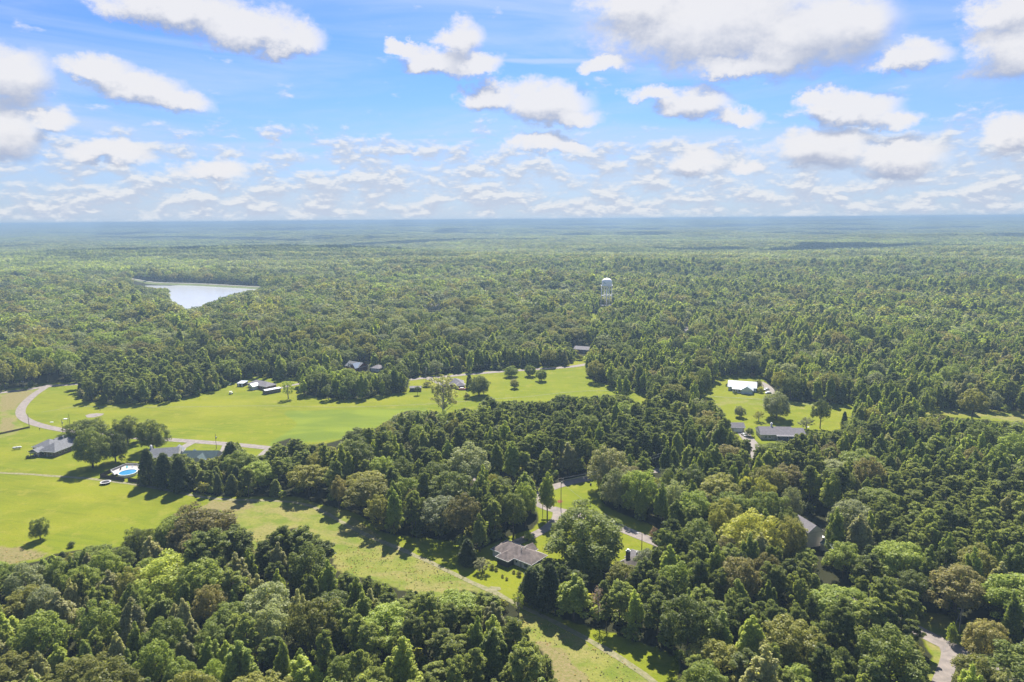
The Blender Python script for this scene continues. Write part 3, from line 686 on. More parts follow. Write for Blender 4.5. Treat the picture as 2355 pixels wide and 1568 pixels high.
# ------------------------------------------------------------------ buildings
M_RGREY = mat('roof_grey', (.20, .20, .205), .9, .2, 1.5, kind='shingle'); M_RBROWN = mat('roof_brown', (.20, .160, .140), .9, .25, .6, kind='shingle', col2=(.11, .09, .08))
M_RTAUPE = mat('roof_taupe', (.22, .20, .205), .9, .15, 1, kind='shingle'); M_RGREEN = mat('roof_green', (.05, .085, .085), .8, .2, 1, kind='shingle')
M_RWHITE = mat('roof_white', (.50, .53, .57), .4, .04, .3, kind='ribs', spec=.5); M_RDARK = mat('roof_dark', (.10, .085, .075), .9, .3, .6, kind='shingle')
M_BRICKD = mat('brick_taupe', (.20, .15, .125), .95, .3, 3, kind='brick'); M_BRICKR = mat('brick_red', (.24, .105, .075), .95, .3, 3, kind='brick')
M_WHITE = mat('white_paint', (.70, .69, .66), .6, .05, 1); M_CREAM = mat('cream_wall', (.60, .56, .48), .85, .3, .6, kind='siding'); M_BLUE = mat('bluegrey_siding', (.55, .63, .70), .8, .08, .5, kind='siding')
M_BEIGE = mat('beige_siding', (.74, .69, .60), .8, .1, .5, kind='siding'); M_WOODD = mat('dark_boards', (.085, .068, .058), .95, .3, 2); M_METALB = mat('ribbed_metal', (.17, .145, .13), .6, .1, 1, kind='ribs')
M_GLASS = mat('window_glass', (.03, .04, .05), .12, 0, 1, spec=.8); M_DOOR = mat('door_paint', (.30, .28, .27), .6, .05, 1); M_STONE = mat('stone', (.16, .14, .13), .95, .4, 2)
M_DECK = mat('deck_boards', (.42, .38, .35), .8, .1, 2); M_POOL = mat('pool_water', (.05, .22, .40), .08, .04, 1, spec=.6); M_BLACK = mat('black_rubber', (.02, .02, .022), .8, .1, 3)
M_STEEL = mat('galvanised', (.40, .41, .42), .45, .1, 2, metal=.6); M_POLE = mat('pole_wood', (.17, .14, .11), .95, .25, 3); M_POLEL = mat('pole_pale', (.40, .37, .33), .9, .15, 2); M_WIRE = mat('wire', (.20, .21, .22), .6, 0, 1)
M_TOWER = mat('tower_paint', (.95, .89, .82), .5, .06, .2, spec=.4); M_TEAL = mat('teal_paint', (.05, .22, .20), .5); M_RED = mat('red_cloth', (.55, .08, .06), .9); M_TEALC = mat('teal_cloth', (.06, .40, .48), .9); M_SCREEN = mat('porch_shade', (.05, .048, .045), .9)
def roof_mb(kind, w, d, h, rise, o):
    W, D = w/2+o, d/2+o; z0 = h-.16; z1 = h; mb = MB(); t = h+rise
    base = [(-W, -D, z0), (W, -D, z0), (W, D, z0), (-W, D, z0), (-W, -D, z1), (W, -D, z1), (W, D, z1), (-W, D, z1)]
    side = [(3, 2, 1, 0), (0, 1, 5, 4), (1, 2, 6, 5), (2, 3, 7, 6), (3, 0, 4, 7)]
    if kind == 'hip':
        if w >= d: r = [(-(W-D), 0, t), (W-D, 0, t)]; fs = [(4, 5, 9, 8), (6, 7, 8, 9), (5, 6, 9), (7, 4, 8)]
        else: r = [(0, -(D-W), t), (0, D-W, t)]; fs = [(5, 6, 9, 8), (7, 4, 8, 9), (4, 5, 8), (6, 7, 9)]
    elif kind == 'gx': r = [(-W, 0, t), (W, 0, t)]; fs = [(4, 5, 9, 8), (6, 7, 8, 9), (5, 6, 9), (7, 4, 8)]
    elif kind == 'gy': r = [(0, -D, t), (0, D, t)]; fs = [(5, 6, 9, 8), (7, 4, 8, 9), (4, 5, 8), (6, 7, 9)]
    else: r = [(-W, D, t), (W, D, t)]; fs = [(4, 5, 9, 8), (5, 6, 9), (7, 4, 8), (6, 7, 8, 9)]
    return mb.add(base+r, side+fs)
def house(name, label, cat, x, y, rz, masses, group=None, z=0):
    t = empty(name, (x, y, z), math.radians(rz)); tag(t, label, cat, group)
    for m in masses:
        w, d, h = m['s']; cx, cy_ = m['at']; k = m.get('k', 'hip'); rise = m.get('rise', 2.4); o = m.get('o', .5); wm = m.get('wm', M_BRICKD); rm = m.get('rm', M_RGREY)
        wl = t
        if m.get('walls', True):
            mb = MB(); mb.box(0, 0, (h-.18)/2, w, d, h-.18)
            if k == 'gx':
                s = rise*(d/2)/(d/2+o)
                for sx in (-1, 1): mb.add([(sx*(w/2), -d/2, h-.18), (sx*(w/2), d/2, h-.18), (sx*(w/2), 0, h+s-.02), (sx*(w/2+o+.03), -d/2-o*.9, h-.05), (sx*(w/2+o+.03), d/2+o*.9, h-.05), (sx*(w/2+o+.03), 0, h+rise-.06)], [(3, 4, 5) if sx > 0 else (5, 4, 3)])
            if k == 'gy':
                for sy in (-1, 1): mb.add([(-w/2-o*.9, sy*(d/2+o+.03), h-.05), (w/2+o*.9, sy*(d/2+o+.03), h-.05), (0, sy*(d/2+o+.03), h+rise-.06)], [(0, 1, 2) if sy < 0 else (2, 1, 0)])
            wl = mb.build('wall', wm, t, (cx, cy_, 0))
        rf = roof_mb(k, w, d, h, rise, o).build('roof', rm, t, (cx, cy_, m.get('dz', 0)))
        fb = MB(); W, D = w/2+o, d/2+o
        for (a, b, c, e) in ((0, -D-.02, 2*W+.1, .06), (0, D+.02, 2*W+.1, .06), (-W-.02, 0, .06, 2*D-.04), (W+.02, 0, .06, 2*D-.04)): fb.box(a, b, h-.07, c, e, .24)
        fb.build('fascia', m.get('fm', M_WHITE), rf)
        for (side, off, zc, ww, hh) in m.get('win', ()):
            def put(name_, mt, par, dep, ww, hh):
                b = MB()
                if side in 'SN': b.box(off, (-1 if side == 'S' else 1)*(d/2+dep), zc, ww, .08, hh)
                else: b.box((-1 if side == 'W' else 1)*(w/2+dep), off, zc, .08, ww, hh)
                return b.build(name_, mt, par)
            f = put('window', M_WHITE, wl, .03, ww+.2, hh+.2); put('pane', M_GLASS, f, .06, ww, hh)
        for (side, off, ww, hh) in m.get('door', ()):
            b = MB()
            if side in 'SN': b.box(off, (-1 if side == 'S' else 1)*(d/2+.03), hh/2, ww, .08, hh)
            else: b.box((-1 if side == 'W' else 1)*(w/2+.03), off, hh/2, .08, ww, hh)
            b.build('door', m.get('dm', M_DOOR), wl)
        for (px, py) in m.get('posts', ()): MB().box(px, py, (h-.2)/2, .22, .22, h-.2).build('post', M_WHITE, t, (cx, cy_, 0))
        for (px, py, pr, ph) in m.get('vents', ()): MB().cyl((px, py, h+.3), (px, py, ph), pr, pr, 7).build('vent_pipe', M_WHITE if pr < .2 else M_STEEL, rf)
    HOUSES.append((x, y, max(math.hypot(*m['at'])+max(m['s'][:2])*.5 for m in masses)*.92+1.5))
    return t
def chimney(t, x, y, z0, z1, m, cap=M_WHITE, s=.9):
    c = MB().box(x, y, (z0+z1)/2, s, s, z1-z0).build('chimney', m, t); MB().box(x, y, z1+.1, s*1.2, s*1.2, .2).box(x, y, z1+.42, s*.7, s*.7, .5).build('chimney_cap', cap, c)
W_ = lambda side, *offs: [(side, o, 1.5, 1.1, 1.2) for o in offs]
h1 = house('brick_house', 'grey hip roofed brick house with white porch posts at far left', 'house', -244.7, 351.5, -13, [
 dict(s=(9.8, 22, 2.8), at=(4, 1), rise=3.4, win=W_('S', -2.6, 2.4)+W_('E', -8, -4.5, 0, 4, 8), door=[('S', -.2, 1.1, 2.1)], vents=[(-1, -3, .12, 5.6), (1.6, 2, .12, 5.4)]),
 dict(s=(11, 10.6, 2.75), at=(-4.8, 0), rise=3.0, win=W_('S', -3.6)+W_('W', 0)), dict(s=(6.5, 7, 2.7), at=(-4.2, 6.2), rise=2.5, k='gy'),
 dict(s=(5.4, 4.6, 2.6), at=(-2.9, -9.3), rise=1.5, k='gy', walls=False, posts=[(-2.5, -2.1), (0, -2.1), (2.5, -2.1), (-2.5, 0)]), dict(s=(6, 6.5, 2.72), at=(8.8, 8), rise=2.4, k='gx')])
MB().box(-2.9, -9.3, .1, 5.4, 4.4, .2).build('porch_floor', M_DRIVE, h1)
h2 = house('pool_house', 'pale grey roofed house with white chimney, half hidden behind cedars', 'house', -178.5, 333.5, 12, [
 dict(s=(14, 10.5, 3), at=(0, 1.5), rise=3.3, k='gx', wm=M_CREAM, rm=M_RGREY, win=W_('S', -5)+W_('W', 0)), dict(s=(6, 9, 2.6), at=(-4.6, -7), rise=2.2, k='gx', wm=M_CREAM, win=W_('S', -1, 1.4), posts=[(-2.8, -4.8), (2.8, -4.8)]), dict(s=(5, 5, 2.9), at=(5.5, 6), rise=2.4, k='gy', wm=M_WHITE)])
chimney(h2, -6.2, 2.4, 2.5, 7.2, M_WHITE)
h3 = house('green_roof_house', 'house with dark green roof rising behind the cedar row', 'house', -158, 331.5, -1, [dict(s=(17, 8.5, 3), at=(0, 0), rise=2.9, k='gx', rm=M_RGREEN, wm=M_CREAM), dict(s=(5.5, 6, 2.9), at=(1.2, -4.5), rise=2.3, k='gy', rm=M_RGREEN, wm=M_BEIGE, win=W_('S', 0)), dict(s=(5, 6, 2.8), at=(-6, 1.5), rise=2.2, k='gy', rm=M_RGREEN, wm=M_CREAM)])
h4 = house('brick_house', 'long red brick house with grey roof and white gabled sunroom', 'house', -183.6, 487.6, -33, [
 dict(s=(20.5, 8.8, 2.8), at=(0, 0), rise=2.4, wm=M_BRICKR, rm=M_RTAUPE, win=W_('S', 5.5, 8)+W_('E', 0), vents=[(3, .8, .12, 5.4)]),
 dict(s=(4.8, 5, 2.6), at=(-1.2, -6.2), rise=1.9, k='gy', wm=M_WHITE, rm=M_RWHITE, win=[('S', -1.6, 1.5, .6, 1.5), ('S', -.6, 1.5, .7, 1.5), ('S', .4, 1.5, .7, 1.5), ('S', 1.5, 1.5, .6, 1.5)])])
house('storage_shed', 'small dark shed with white roof and two white doors', 'shed', -200.5, 494.2, -8, [dict(s=(5, 6.5, 2.5), at=(0, 0), rise=.5, k='lean', o=.25, wm=M_WOODD, rm=M_RWHITE, dm=M_WHITE, door=[('S', -1.4, 1.2, 2), ('S', 1.4, 1, 2)])])
house('metal_carport', 'long brown ribbed metal carport with white roof beside the brick house', 'carport', -171.2, 472.2, 44, [dict(s=(11.4, 4.6, 2.7), at=(0, 0), rise=.55, k='gx', o=.12, wm=M_METALB, rm=M_RWHITE, fm=M_METALB)])
h5 = house('brick_house', 'brown hip roofed house behind the tall sparse tree', 'house', -43.5, 486.5, 6, [dict(s=(15, 11, 2.8), at=(0, 0), rise=3.4, wm=M_BRICKR, rm=M_RTAUPE, win=W_('S', 5)), dict(s=(6, 6, 2.7), at=(5.2, -6), rise=2., wm=M_BRICKR, rm=M_RTAUPE, win=W_('S', 0)+W_('E', 0)), dict(s=(6, 7, 2.75), at=(-6, -4), rise=2.1, wm=M_BRICKR, rm=M_RTAUPE)])
house('storage_shed', 'brown shed with pale flat roof at the edge of the copse', 'shed', -69.2, 474.8, 2, [dict(s=(7.8, 5, 2.6), at=(0, 0), rise=.8, k='gx', o=.3, wm=M_WOODD, rm=M_RTAUPE, door=[('S', 1.5, 2, 2.1)])])
h6 = house('brick_house', 'steep grey roofed house with three small white dormers in the upper wood', 'house', -127.5, 546.5, -34, [dict(s=(15.5, 10, 3.4), at=(0, 0), rise=3.2, k='gx', wm=M_BRICKR, rm=M_RGREY, win=[('E', 0, 5, 1, 1.3)]), dict(s=(5, 7, 3.3), at=(4.6, -4.5), rise=3.6, k='gy', wm=M_BRICKR, rm=mat('roof_blue_metal', (.38, .43, .50), .4, .05, .5, kind='ribs'))])
for k_ in (-4.6, -2.3, 0):
    dm = roof_mb('gy', 1.2, 2.2, 0, .7, .15).build('dormer', M_RGREY, h6, (k_, -2.9, 4.9)); MB().box(0, -.1, -.65, 1.2, 2.1, 1.0).build('dormer_front', M_WHITE, dm)
house('garage', 'square hip roofed garage right of the house with dormers', 'garage', -108.5, 541.5, -30, [dict(s=(8.6, 8.6, 2.9), at=(0, 0), rise=2.3, wm=M_CREAM, rm=M_RTAUPE, door=[('E', 0, 3, 2.3)])])
house('barn', 'plain taupe roofed building at the far end of the back road', 'barn', 64.5, 612.5, -24, [dict(s=(13.5, 10, 3.4), at=(0, 0), rise=2.2, k='gx', wm=M_BRICKD, rm=M_RTAUPE, door=[('S', 3, 2.6, 2.5)])])
h8 = house('white_roof_house', 'blue-grey house with shining white metal roof on the right lawn', 'house', 163, 470.5, -20, [
 dict(s=(18.6, 11.4, 2.8), at=(0, 0), rise=3.3, k='gx', wm=M_BLUE, rm=M_RWHITE, win=W_('S', -7, -5)+W_('E', 1), vents=[(-5, 1.6, .12, 6)]),
 dict(s=(7.4, 9.6, 2.75), at=(3.3, -8.3), rise=2.7, k='gy', wm=M_BLUE, rm=M_RWHITE), dict(s=(5.4, 7.2, 2.7), at=(-3.4, -7.9), rise=1.6, k='hip', wm=M_WHITE, rm=M_RWHITE, win=W_('S', -1.6, 1.6), door=[('S', 0, 1, 2.1)])])
h9 = house('long_house', 'long grey-brown roofed house with white chimney and porch columns', 'house', 145.3, 364.2, -5, [
 dict(s=(17, 11, 2.9), at=(0, 0), rise=2.9, k='gx', wm=M_CREAM, rm=M_RTAUPE, win=W_('S', -6, -4), dm=M_WHITE), dict(s=(9, 2.4, 2.75), at=(3.9, -6.6), rise=.15, k='gx', o=.1, walls=False, rm=M_RTAUPE, posts=[(-4.3, -1), (-1.4, -1), (1.4, -1), (4.3, -1)]),
 dict(s=(6.6, 9.4, 2.8), at=(11.7, .2), rise=2.4, k='gx', wm=M_CREAM, rm=M_RTAUPE, win=W_('S', 0))])
MB().box(3.9, -6.6, .3, 9, 2.6, .6).build('porch_floor', M_DRIVE, h9)
for k_ in (0.8, 3.2, 5.6, 7.4):
    f = MB().box(k_, -5.54, 1.5, 1.2, .06, 1.6).build('window', M_WHITE, h9); MB().box(k_, -5.6, 1.5, .9, .06, 1.3).build('pane', M_GLASS, f)
chimney(h9, -1.5, 1.2, 3, 7.0, M_WHITE)
house('garage', 'small white garage with grey-brown roof above a parked car', 'garage', 128, 375.6, -2, [dict(s=(7, 6.4, 2.8), at=(0, 0), rise=2., k='gx', wm=M_CREAM, rm=M_RTAUPE, dm=M_WHITE, door=[('S', 0, 4.6, 2.2)])])
h10 = house('bungalow', 'weathered brown roofed bungalow with white trim in the lower middle', 'house', 1.85, 227.5, -40, [
 dict(s=(17.8, 8.2, 2.65), at=(0, 0), rise=2.5, wm=M_CREAM, rm=M_RBROWN, o=.55, win=[('S', 6.6, 1.35, 1.6, 1.3), ('S', 2.4, 1.5, .7, .7), ('W', 0, 1.5, 1.2, 1)], door=[('S', 4.2, .9, 2)], vents=[(2.2, -1.2, .11, 5.6), (3, .2, .1, 5.6)]),
 dict(s=(5, 6.2, 2.6), at=(-1.5, -4.2), rise=1.9, o=.5, wm=M_SCREEN, rm=M_RBROWN), dict(s=(4, 4.6, 2.62), at=(1.4, 3.4), rise=1.8, k='gy', wm=M_CREAM, rm=M_RBROWN)])
h11 = house('cottage', 'dark brown roofed cottage with stone chimney, right of the enormous oak', 'house', 40.3, 216.5, 41, [dict(s=(19.5, 8.6, 2.8), at=(0, 0), rise=2.2, k='gx', wm=M_WOODD, rm=M_RDARK, win=W_('S', 0)), dict(s=(6, 6, 2.7), at=(7, 2.5), rise=1.8, k='gy', wm=M_WOODD, rm=M_RTAUPE)])
chimney(h11, 1.2, 2.6, 2, 7., M_STONE, s=1.1); MB().cyl((4.2, 1.2, 4), (4.2, 1.2, 6.2), .22, .22, 8).build('flue', M_STEEL, h11)
h12 = house('beige_house', 'tall beige gabled house boxed in by dark trees at lower right', 'house', 109.8, 239.4, 16, [dict(s=(6.4, 9.5, 6), at=(0, 0), rise=2.5, k='gy', o=.3, wm=M_BEIGE, rm=M_RTAUPE, win=[('E', -2, 4.4, 1, 1.2), ('E', -2, 1.6, 1, 1.2)], fm=M_CREAM)])
MB().box(4.2, -2.6, 2.7, 2, 3, .14).box(5.1, -4, 1.3, .14, .14, 2.7).box(5.1, -1.2, 1.3, .14, .14, 2.7).build('balcony', M_WHITE, h12)
house('storage_shed', 'little greenish roofed shed just below the tall beige house', 'shed', 115.4, 231.8, 28, [dict(s=(4, 5, 2.5), at=(0, 0), rise=1.1, k='gy', o=.25, wm=M_CREAM, rm=mat('roof_moss', (.14, .17, .14), .9, .2, 1))])
X, Y = P(1000, 715); house('far_house', 'tiny far house with pinkish roof lost in the oak wood', 'house', X, Y, -15, [dict(s=(13, 8, 3), at=(0, 0), rise=3.4, k='gx', wm=M_WHITE, rm=mat('roof_pink', (.50, .40, .38), .8)), dict(s=(8, 7, 2.8), at=(-10, 1), rise=2.4, k='gx', wm=M_WHITE, rm=M_RWHITE)], z=float(zt(X, Y))+4); FARH = (X, Y)
X, Y = P(287, 633); house('far_house', 'tiny far white building left of the dam', 'house', X, Y, 10, [dict(s=(11, 8, 3.4), at=(0, 0), rise=2.4, k='gx', wm=M_WHITE, rm=M_RWHITE)], z=float(zt(X, Y))+2)
HOUSES += [(112, 254, 16), (109.8, 238, 9.5), (-120, 563, 13), (-127, 546, 14), (-108, 541, 9), (64.5, 612, 14), (69, 628, 14), (FARH[0], FARH[1]+20, 15), (122, 240, 7)]
HOUSES[:] = [h if not (h[1] > 800 and h[2] > 16) else (h[0], h[1], 10) for h in HOUSES]

# ------------------------------------------------------------------ water tower
X, Y = P(1394, 712); tw = empty('water_tower', (X, Y, 0), math.radians(17)); tag(tw, 'white water tower standing above the trees', 'water tower'); HOUSES.append((X, Y, 9))
tk = MB().lathe([(0, 28.6), (2.2, 28.8), (4.6, 29.7), (6.3, 31.2), (6.85, 32.6), (6.9, 37.4), (6.6, 39.2), (5.5, 40.6), (3.4, 41.7), (1, 42.1), (0, 42.15)], 36).build('tank', M_TOWER, tw, smooth=True)
MB().lathe([(.9, 42), (.9, 42.7), (.3, 43.1), (0, 43.15)], 12).build('roof_vent', M_TOWER, tk)
MB().lathe([(6.88, 32.5), (7.9, 32.5), (7.9, 32.75), (6.9, 32.75)], 36).build('catwalk', M_TOWER, tw)
rl = MB()
for k_ in range(24):
    a = k_*math.pi/12; rl.cyl((7.85*math.cos(a), 7.85*math.sin(a), 32.7), (7.85*math.cos(a), 7.85*math.sin(a), 33.8), .05, .05, 4)
rl.lathe([(7.82, 33.75), (7.9, 33.75), (7.9, 33.85), (7.82, 33.85)], 36).build('railing', M_TOWER, tw)
MB().cyl((0, 0, 0), (0, 0, 28.9), .95, .95, 16).build('riser_pipe', M_TOWER, tw, smooth=True)
for k_ in range(4):
    a = k_*math.pi/2; MB().cyl((8.7*math.cos(a), 8.7*math.sin(a), -.3), (6.95*math.cos(a), 6.95*math.sin(a), 34), .6, .55, 12).build('leg', M_TOWER, tw, smooth=True)
    for z_ in (6.2, 19.3):
        r_ = 8.7-1.75*z_/34; b = a+math.pi/2; MB().cyl((r_*math.cos(a), r_*math.sin(a), z_), (r_*math.cos(b), r_*math.sin(b), z_), .32, .32, 8).build('strut', M_TOWER, tw)
        for z2 in ([19.3, 32.] if z_ > 10 else [19.3]):
            pass
em = MB()
for (a0, a1, z0, z1) in ((-2.62, -2.36, 36.0, 36.5), (-2.5, -2.28, 36.5, 37.0), (-2.36, -2.1, 35.6, 36.0)):
    for s_ in range(4):
        u0 = a0+(a1-a0)*s_/4; u1 = a0+(a1-a0)*(s_+1)/4; em.add([(6.94*math.cos(u), 6.94*math.sin(u), z) for u, z in ((u0, z0), (u1, z0), (u1, z1), (u0, z1))], [(0, 1, 2, 3)])
em.build('emblem', M_TEAL, tk)

# ------------------------------------------------------------------ poles and wires
def pole(bx, by, ty, label, arms=0, lamp=False, trans=False, m=None, r=.16, grp='utility poles'):
    X, Y = P(bx, by); H = free_height(X, Y, ty); m = m or M_POLE
    t = empty('utility_pole', (X, Y, 0)); tag(t, label, 'utility pole', grp); MB().cyl((0, 0, -.3), (0, 0, H), r, r*.7, 8).build('shaft', m, t)
    for k in range(arms):
        a = MB().box(0, 0, H-.5-1.1*k, 2.4, .14, .16).build('crossarm', m, t)
        for q in (-1.1, -.4, .4, 1.1): MB().cyl((q, 0, H-.42-1.1*k), (q, 0, H-.2-1.1*k), .06, .05, 6).build('insulator', M_POLEL, a)
    if trans: MB().cyl((.35, 0, H-2.6), (.35, 0, H-1.6), .3, .3, 10).build('transformer', M_STEEL, t)
    if lamp:
        l = MB().cyl((0, 0, H-.3), (-1.3, 0, H+.1), .05, .05, 5).build('lamp_arm', M_STEEL, t); MB().box(-1.6, 0, H+.1, .7, .3, .16).build('lamp_head', M_WHITE, l)
    return X, Y, H
def wire(a, b, label, sag=1.2, r=.035):
    n = 10; pts = [(a[0]+(b[0]-a[0])*i/n, a[1]+(b[1]-a[1])*i/n, a[2]+(b[2]-a[2])*i/n-sag*4*(i/n)*(1-i/n)) for i in range(n+1)]
    MW_ = MB().tube(pts, r, 4).build('power_line', M_WIRE); tag(MW_, label, 'power line', None)
pole(57, 896, 877, 'pale lamp pole at the top left road corner', lamp=True, m=M_POLEL)
pole(68, 985, 952, 'thin pole inside the road bend at left'); pole(145, 995, 964, 'pole with a transformer below the road at left', trans=True)
pole(156.5, 972, 959, 'short post beside the gravel patch', r=.12); pole(162, 987, 952, 'pole right of the short post, at the dark tree')
pole(497.7, 1032, 997, 'pole beside the straight road behind the dark green roof', trans=True)
a = pole(979.5, 876, 843, 'grey pole with a long wire by the small brown shed', arms=1, trans=True, m=M_POLEL)
b = P(1300, 842); wire((a[0], a[1], a[2]-1.5), (b[0], b[1], 10), 'long single wire running right along the back road', 1.8)
c = pole(1289.6, 1171, 1098, 'tall double-armed pole on the middle lawn at the road fork', arms=2, trans=True)
pole(1247.5, 1181, 1141, 'bare thin pole left of the road fork', r=.13)
d = pole(1475, 1269, 1226, 'dark pole with a lamp beside the lane right of the enormous oak', lamp=True)
e = P(1540, 1085); wire((c[0], c[1], c[2]-.3), (e[0], e[1], 11), 'upper wire over the side road to the right', 1.2); wire((c[0], c[1], c[2]-1.4), (e[0], e[1], 9.8), 'lower wire over the side road to the right', 1.2)
wire((c[0], c[1], c[2]-2), (d[0], d[1], d[2]-.6), 'wire from the fork pole down to the lane pole', 1.5)
g_ = pole(2205, 1451, 1387, 'pale twin-armed pole beside the lower right road', arms=2, trans=True, m=M_POLEL)
for q_, lb in ((0, 'guy wire reaching furthest left from the twin-armed pole'), (1, 'inner guy wire of the twin-armed pole')):
    p2 = P(2168+9*q_, 1500-14*q_); wire((g_[0], g_[1], g_[2]-2), (p2[0], p2[1], .1), lb, 0, .03)
p2 = P(2110, 1392); wire((g_[0]-1, g_[1], g_[2]-.4), (p2[0], p2[1], 8.5), 'wire leaving the twin-armed pole to the left', .8)
pole(1367, 724, 703, 'thin white pole left of the water tower', m=M_POLEL, r=.2)

# ------------------------------------------------------------------ pool, deck, fences
px_, py_ = -186.0, 313.6
pl = empty('swimming_pool', (px_, py_, 0)); tag(pl, 'round blue above-ground pool beside the white deck', 'swimming pool')
MB().lathe([(4.1, 0), (4.1, 1.3), (4.25, 1.32), (4.25, 1.42), (3.9, 1.42), (3.9, 1.0)], 32).build('pool_wall', M_WHITE, pl); MB().lathe([(0, 1.18), (3.92, 1.18)], 32).build('water', M_POOL, pl)
dp = [(-195, 315.1), (-192.6, 323.7), (-186.3, 323.1), (-180.7, 318.6), (-180.9, 315.8), (-191, 310.8)]
dk = empty('pool_deck', (-190, 318, 0)); tag(dk, 'pale raised deck with white railing round the pool', 'deck')
def prism(pts, z0, z1, ox=0, oy=0):
    n = len(pts); ar = sum(pts[i][0]*pts[(i+1) % n][1]-pts[(i+1) % n][0]*pts[i][1] for i in range(n))
    if ar < 0: pts = pts[::-1]
    return MB().add([(x-ox, y-oy, z0) for x, y in pts]+[(x-ox, y-oy, z1) for x, y in pts], [tuple(range(n-1, -1, -1)), tuple(range(n, 2*n))]+[(i, (i+1) % n, n+(i+1) % n, n+i) for i in range(n)])
prism([(-195, 315.1), (-192.6, 323.7), (-186.3, 323.1), (-180.7, 318.6), (-180.9, 316.6), (-184, 318.0), (-187.5, 317.9), (-190, 316), (-190.6, 313), (-191, 310.8)], .9, 1.1, -190, 318).build('deck_floor', M_DECK, dk)
def rail(par, p, q, ox, oy, h0=1.1):
    L = math.hypot(q[0]-p[0], q[1]-p[1]); a = math.atan2(q[1]-p[1], q[0]-p[0]); cx, cy_ = (p[0]+q[0])/2-ox, (p[1]+q[1])/2-oy; mb = MB().box(cx, cy_, h0+.95, L, .14, .1, a).box(cx, cy_, h0+.15, L, .08, .08, a)
    for i in range(int(L/.45)+1): u = i*.45/L; mb.box(p[0]+(q[0]-p[0])*u-ox, p[1]+(q[1]-p[1])*u-oy, h0+.5, .09, .09, .95, a)
    return mb.build('railing', M_WHITE, par)
for i_ in range(3): rail(dk, dp[i_], dp[i_+1], -190, 318)
rail(dk, dp[5], dp[0], -190, 318)
def lounger(x, y, rz, lb, m):
    t = empty('sun_lounger', (x, y, 1.1), rz); tag(t, lb, 'sun lounger', 'things on the pool deck'); MB().box(0, 0, .3, .65, 1.3, .08).build('seat', m, t)
    MB().add([(-.32, .6, .3), (.32, .6, .3), (.32, 1.1, .8), (-.32, 1.1, .8), (-.32, .66, .24), (.32, .66, .24), (.32, 1.16, .74), (-.32, 1.16, .74)], [(0, 1, 2, 3), (7, 6, 5, 4), (0, 4, 5, 1), (1, 5, 6, 2), (2, 6, 7, 3), (3, 7, 4, 0)]).build('backrest', m, t)
    for q in ((-.28, -.6), (.28, -.6), (-.28, .5), (.28, .5)): MB().box(q[0], q[1], .13, .06, .06, .26).build('leg', M_STEEL, t)
lounger(-191.8, 317.5, .3, 'dark lounger at the left end of the pool deck', M_BLACK); lounger(-190.2, 320.5, .5, 'teal lounger in the middle of the pool deck', M_TEALC); lounger(-188, 321.5, .4, 'grey lounger at the back of the pool deck', M_STEEL)
tb = empty('patio_table', (-183.4, 319.8, 1.1)); tag(tb, 'dark patio table at the house end of the deck', 'table', 'things on the pool deck'); MB().cyl((0, 0, .68), (0, 0, .74), .6, .6, 14).build('table_top', M_WOODD, tb); MB().cyl((0, 0, 0), (0, 0, .68), .06, .06, 6).build('leg', M_STEEL, tb)
def fence(p, q, h, label, m, sp=2.4, grp='brown board fences round the pool yard', name='board_fence'):
    L = math.hypot(q[0]-p[0], q[1]-p[1]); a = math.atan2(q[1]-p[1], q[0]-p[0]); t = empty(name, (p[0], p[1], 0), a); tag(t, label, 'fence', grp)
    n = max(1, round(L/sp)); mb = MB()
    for i in range(int(L/.3)): mb.box(.15+i*.3, 0, h*.5+.03*math.sin(i*1.7), .27, .04, h)
    mb.build('boards', m, t)
    for i in range(n+1): MB().box(i*L/n, .07, h*.52, .12, .1, h*1.04).build('post', m, t)
fence((-197.2, 309.9), (-183.2, 305.4), 1.9, 'brown board fence in front of the pool, left of its gap', M_WOODD); fence((-181.4, 305.2), (-171.5, 301.9), 1.9, 'brown board fence right of the gap, running into the cedars', M_WOODD)
fence((-197.3, 310.1), (-193.6, 326.2), 1.8, 'brown board fence on the left side of the pool yard', M_WOODD); fence((-193.5, 326.3), (-184, 324.6), 1.8, 'brown board fence behind the pool deck', M_WOODD)
p, q = P(-10, 1001), P(67, 984); fence(p, q, 1.0, 'low dark fence line at the far left beside the tan field', M_WOODD, 3, None, 'field_fence')
X, Y = P(243, 1112); tp = empty('trampoline', (X, Y, 0)); tag(tp, 'round trampoline alone on the lawn below the pool fence', 'trampoline')
MB().lathe([(0, .86), (1.75, .88)], 24).build('mat', M_BLACK, tp); MB().lathe([(1.75, .86), (2.3, .88), (2.3, .97), (1.75, .95), (1.75, .86)], 24).build('pad', mat('pad_grey', (.46, .44, .44), .8), tp)
for k_ in range(6): a_ = k_*math.pi/3; MB().cyl((2.1*math.cos(a_), 2.1*math.sin(a_), 0), (2.1*math.cos(a_), 2.1*math.sin(a_), .88), .05, .05, 6).build('leg', M_STEEL, tp)
X, Y = P(39.5, 1033); tn = empty('propane_tank', (X, Y, 0), .45); tag(tn, 'white propane tank on the lawn left of the grey hip roofed house', 'propane tank')
v_ = MB(); v_.cyl((-1.7, 0, .95), (1.7, 0, .95), .58, .58, 14).cyl((1.7, 0, .95), (2.15, 0, .95), .58, .2, 14).cyl((-1.7, 0, .95), (-2.15, 0, .95), .58, .2, 14).build('tank', M_WHITE, tn)
for s_ in (-1, 1): MB().box(s_*1.1, 0, .22, .25, .8, .44).build('leg', M_STEEL, tn)
MB().cyl((0, 0, 1.5), (0, 0, 1.72), .2, .2, 8).build('valve_cap', M_WHITE, tn)

